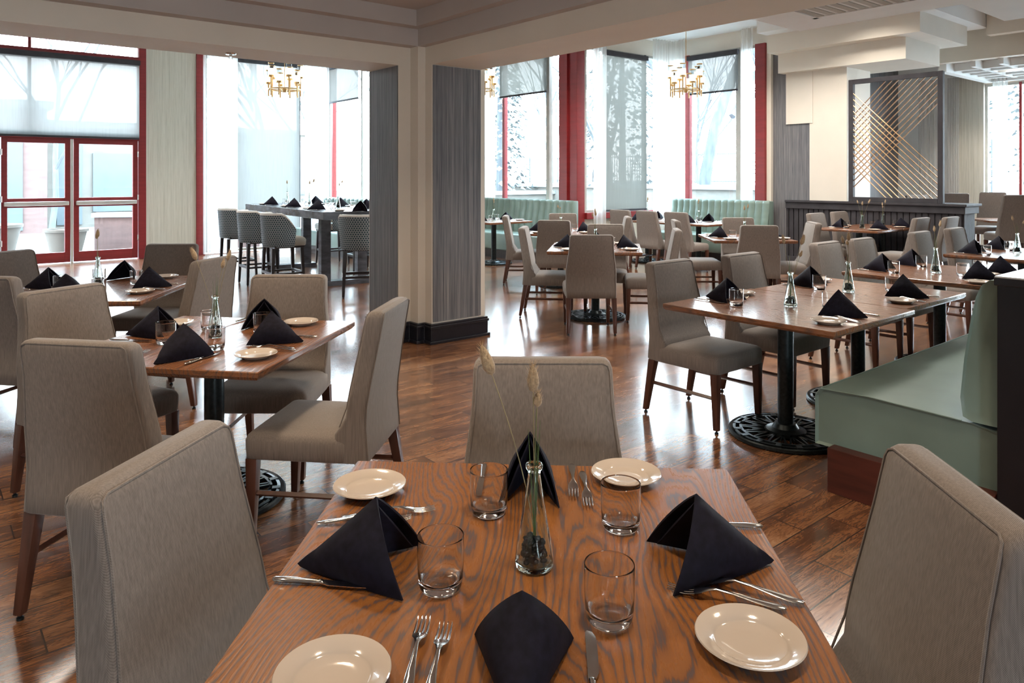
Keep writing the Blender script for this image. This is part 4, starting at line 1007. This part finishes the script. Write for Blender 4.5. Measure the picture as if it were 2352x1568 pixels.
brickhouse('courtyard_building', 3.3, 7.2, 27, 34, 3.2, 'low grey flat-roofed wing right of the brick building', BRICKL, [(.3, 1.0, .1, 2.7, OUTGLASS), (1.3, 3.2, .5, 2.4, OUTGLASS)])
h2 = brickhouse('courtyard_building', 9.5, 15.5, 33, 42, 3.6, 'pale house with a stepped roofline behind the bar table window', BRICKL, [(1.0, 2.4, .8, 2.2, OUTGLASS), (3.6, 5.0, .8, 2.2, OUTGLASS)])
pw = thing('planter_wall', 'low buff brick planter wall with a snowy top beyond the booths', 'garden wall', (0, 0, -.1))
obj('brick_face', box(18.5, 19.0, 10, 26, 0, 1.25).box(13.5, 19.0, 20, 20.5, 0, 1.0), BRICKL, pw, smooth=0)
obj('coping', box(18.4, 19.1, 9.95, 26.05, 1.25, 1.38).box(13.4, 19.1, 19.9, 20.6, 1.0, 1.12), SNOW, pw, smooth=0)
pb = thing('planter_wall', 'raised brick planter with a curved rail outside the right door leaf', 'garden wall', (3.1, 18, -.1), R(-25))
obj('brick_face', box(0, 3.4, 0, .4, 0, .75), BRICK, pb, smooth=0); obj('coping', box(-.05, 3.45, -.05, .45, .75, .84), SNOW, pb, smooth=0)
obj('handrail', MB().tube([(.9, -.2, 0), (.9, -.2, 1.0), (1.5, -.2, 1.02), (1.5, -.2, 0)], .02, 8), COPPER, pb)
def pot(x, y, s, lab):
    t = thing('patio_planter', lab, 'planter', (x, y, -.1), 0, 'round patio planters')
    obj('tub', MB().lathe([(.30 * s, 0), (.42 * s, .55 * s), (.46 * s, .56 * s), (.46 * s, .62 * s), (.40 * s, .62 * s), (.38 * s, .54 * s)], 24), TERRA, t, smooth=50)
    obj('snow_fill', MB().lathe([(.385 * s, .55 * s), (.2 * s, .60 * s), (0, .61 * s)], 24, cap=(False, False)), SNOW, t)
pot(1.45, 18.9, 1.0, 'round tan planter outside the left door leaf'); pot(2.5, 17.5, .9, 'small tan planter outside the right door leaf'); pot(.9, 20.6, 1.1, 'farther tan planter across the patio')
def tree(x, y, h, seed, label, mat, name='bare_tree', lean=0.0, r0=.085, spread=.6, depth=5, first=.35):
    rng = random.Random(seed); mb = MB()
    def grow(p, d, L, r, lv):
        pts = [p]; dd = d.copy()
        for k in range(4):
            dd = (dd + Vector((rng.uniform(-1, 1), rng.uniform(-1, 1), rng.uniform(-.3, .5))) * .13).normalized(); pts.append(pts[-1] + dd * L / 4)
        n = 7 if lv == 0 else (5 if lv < 3 else 3)
        mb.tube(pts, [r * (1 - .4 * k / 4) for k in range(5)], n)
        if lv >= depth: return
        kids_ = rng.randint(2, 4) if lv else rng.randint(5, 7)
        for c in range(kids_):
            q = pts[rng.randint(2, 4)] if lv else pts[0] + (pts[4] - pts[0]) * (first + (1 - first) * rng.random()); a = rng.uniform(0, 2 * PI)
            nd_ = (dd + Vector((math.cos(a), math.sin(a), rng.uniform(-.1, .5))) * (spread + .25 * rng.random())).normalized()
            grow(Vector(q), nd_, L * rng.uniform(.5, .75), r * .52, lv + 1)
    grow(Vector((0, 0, 0)), Vector((lean, lean * .3, 1)).normalized(), h * .55, r0, 0)
    return tag(obj(name, mb, mat, None, (x, y, -.1), smooth=60), label, 'tree', 'bare winter trees')
tree(-1.5, 20.5, 8, 1, 'bare branching tree in the courtyard outside the far left door', BARK)
tree(3.0, 23.5, 8, 2, 'bare tree above the brick building seen through the wide shade', BARK)
tree(10.5, 27, 10, 3, 'large bare tree behind the left chandelier', BARK, r0=.12)
tree(9.4, 20, 7, 4, 'slim pale tree seen in the corner window behind the bar table', BIRCH, r0=.1)
tree(13.5, 24, 9, 5, 'bare shrub-like tree right of the bar table window corner', BARK, r0=.1, first=.1)
tree(15.8, 16.4, 9, 6, 'white birch with dark scars outside the middle booth window', BIRCH, r0=.11, spread=.4)
tree(15.0, 14.0, 9, 7, 'white birch right of the wide red post', BIRCH, r0=.12, spread=.4)
tree(19.6, 14.9, 11, 8, 'left of the two thick grey trunks outside the right-hand booth window', BARK, r0=.20, lean=-.10, first=.5)
tree(19.8, 14.3, 12, 9, 'right of the two thick grey trunks outside the right-hand booth window', BARK, r0=.22, lean=.04, first=.5)
tree(17.2, 10.6, 7, 10, 'thin twisting young tree beside the purple-red post', BARK, r0=.06, first=.3)
tree(24, 26, 11, 12, 'far bare tree above the fence behind the middle booth', BARK, r0=.10, depth=5); tree(30, 22, 11, 13, 'far bare tree above the fence behind the right-hand booth', BARK, r0=.10, depth=5)
def evergreen(x, y, h, r, seed, label):
    rng = random.Random(seed); t = thing('evergreen_tree', label, 'tree', (x, y, -.1), 0, 'evergreens beyond the patio'); mb = MB()
    for k in range(1700):
        u = rng.random() ** .8; z = h * (.08 + .92 * u); rad = r * (1 - u) ** .8 * (.55 + .45 * rng.random()) + .05; a = rng.random() * 2 * PI
        p = Vector((rad * math.cos(a), rad * math.sin(a), z)); s_ = .09 + .16 * rng.random()
        d = Vector((math.cos(a), math.sin(a), -.35)) * s_; w = Vector((-math.sin(a), math.cos(a), rng.uniform(-.3, .3))) * s_ * .5
        mb.add([p - w, p + d, p + w, p + Vector((0, 0, s_ * .4))], [(0, 1, 3), (1, 2, 3)])
    obj('foliage', mb, NEEDLE, t, smooth=0, fix=False); obj('trunk', MB().tube([(0, 0, 0), (0, 0, h * .8)], [.16, .05], 8), BARK, t)
evergreen(20.5, 18.4, 9.5, 2.4, 1, 'dark evergreen seen through the full-length shade between the booths'); evergreen(17.2, 21.6, 9.5, 1.3, 2, 'narrow dark evergreen behind the short shade of the middle booth'); evergreen(27, 7, 9, 2.5, 3, 'evergreen outside the far right window')
fn_ = thing('metal_fence', 'dark vertical-bar metal fence on the planter wall beyond the booths', 'fence', (26.0, 0, 1.2))
mb = box(-.02, .02, 8, 30, 1.25, 1.30).box(-.02, .02, 8, 30, .12, .17); y = 8.0
while y < 30: mb.box(-.012, .012, y, y + .022, 0, 1.4); y += .14
obj('fence_bars', mb, FENCEM, fn_, smooth=0)
mb = MB(); y = 8.0
while y <= 30: mb.box(-.04, .04, y, y + .08, -1.3, 1.5); y += 2.2
obj('fence_posts', mb, FENCEM, fn_, smooth=0)
tb = tag(obj('snow_bank', box(19.0, 40, 9, 32, -.1, 1.22), SNOW, smooth=0), None); tb['kind'] = 'structure'
rng = random.Random(5)
def tussock(x, y, z, s, lab):
    mb = MB()
    for k in range(90):
        a = rng.random() * 2 * PI; r = .12 * s * rng.random(); L = s * (.5 + .5 * rng.random()); o_ = .5 * L * rng.random()
        b = Vector((r * math.cos(a), r * math.sin(a), 0)); e = b + Vector((o_ * math.cos(a), o_ * math.sin(a), L)); w = Vector((-math.sin(a), math.cos(a), 0)) * .008
        mb.add([b - w, b + w, e], [(0, 1, 2)])
    tag(obj('grass_tussock', mb, STRAW, None, (x, y, z), smooth=0, fix=False), lab, 'grass', 'straw grass tussocks')
tussock(16.9, 15.6, -.1, 1.1, 'straw ornamental grass clump outside the middle booth window'); tussock(17.6, 12.0, -.1, 1.2, 'straw ornamental grass clump outside the right-hand booth window')
# stacked patio chairs by the fence
def patio(x, y, lab):
    t = thing('patio_chair_stack', lab, 'patio chairs', (x, y, 1.22), R(40), 'stacked patio chairs by the fence')
    for k in range(4):
        z = .12 * k; mb = MB()
        for sx in (-.25, .25): mb.tube([(sx, -.25, z), (sx, -.2, z + .42), (sx, .2, z + .42), (sx, .25, z)], .014, 5).tube([(sx, -.2, z + .42), (sx, -.3, z + .85)], .014, 5)
        mb.box(-.25, .25, -.2, .2, z + .40, z + .43).box(-.25, .25, -.31, -.28, z + .62, z + .86); obj('patio_chair', mb, FENCEM, t, smooth=0)
patio(19.9, 19.0, 'left stack of dark patio chairs in the snow by the fence'); patio(20.2, 17.4, 'right stack of dark patio chairs in the snow by the fence'); patio(20.4, 12.8, 'stack of dark patio chairs seen right of the two thick trunks')
# prototypes never placed are not left behind
for s, u in zip(STEMS, stem_used):
    if not u:
        for c in list(s.children): bpy.data.objects.remove(c)
        bpy.data.objects.remove(s)
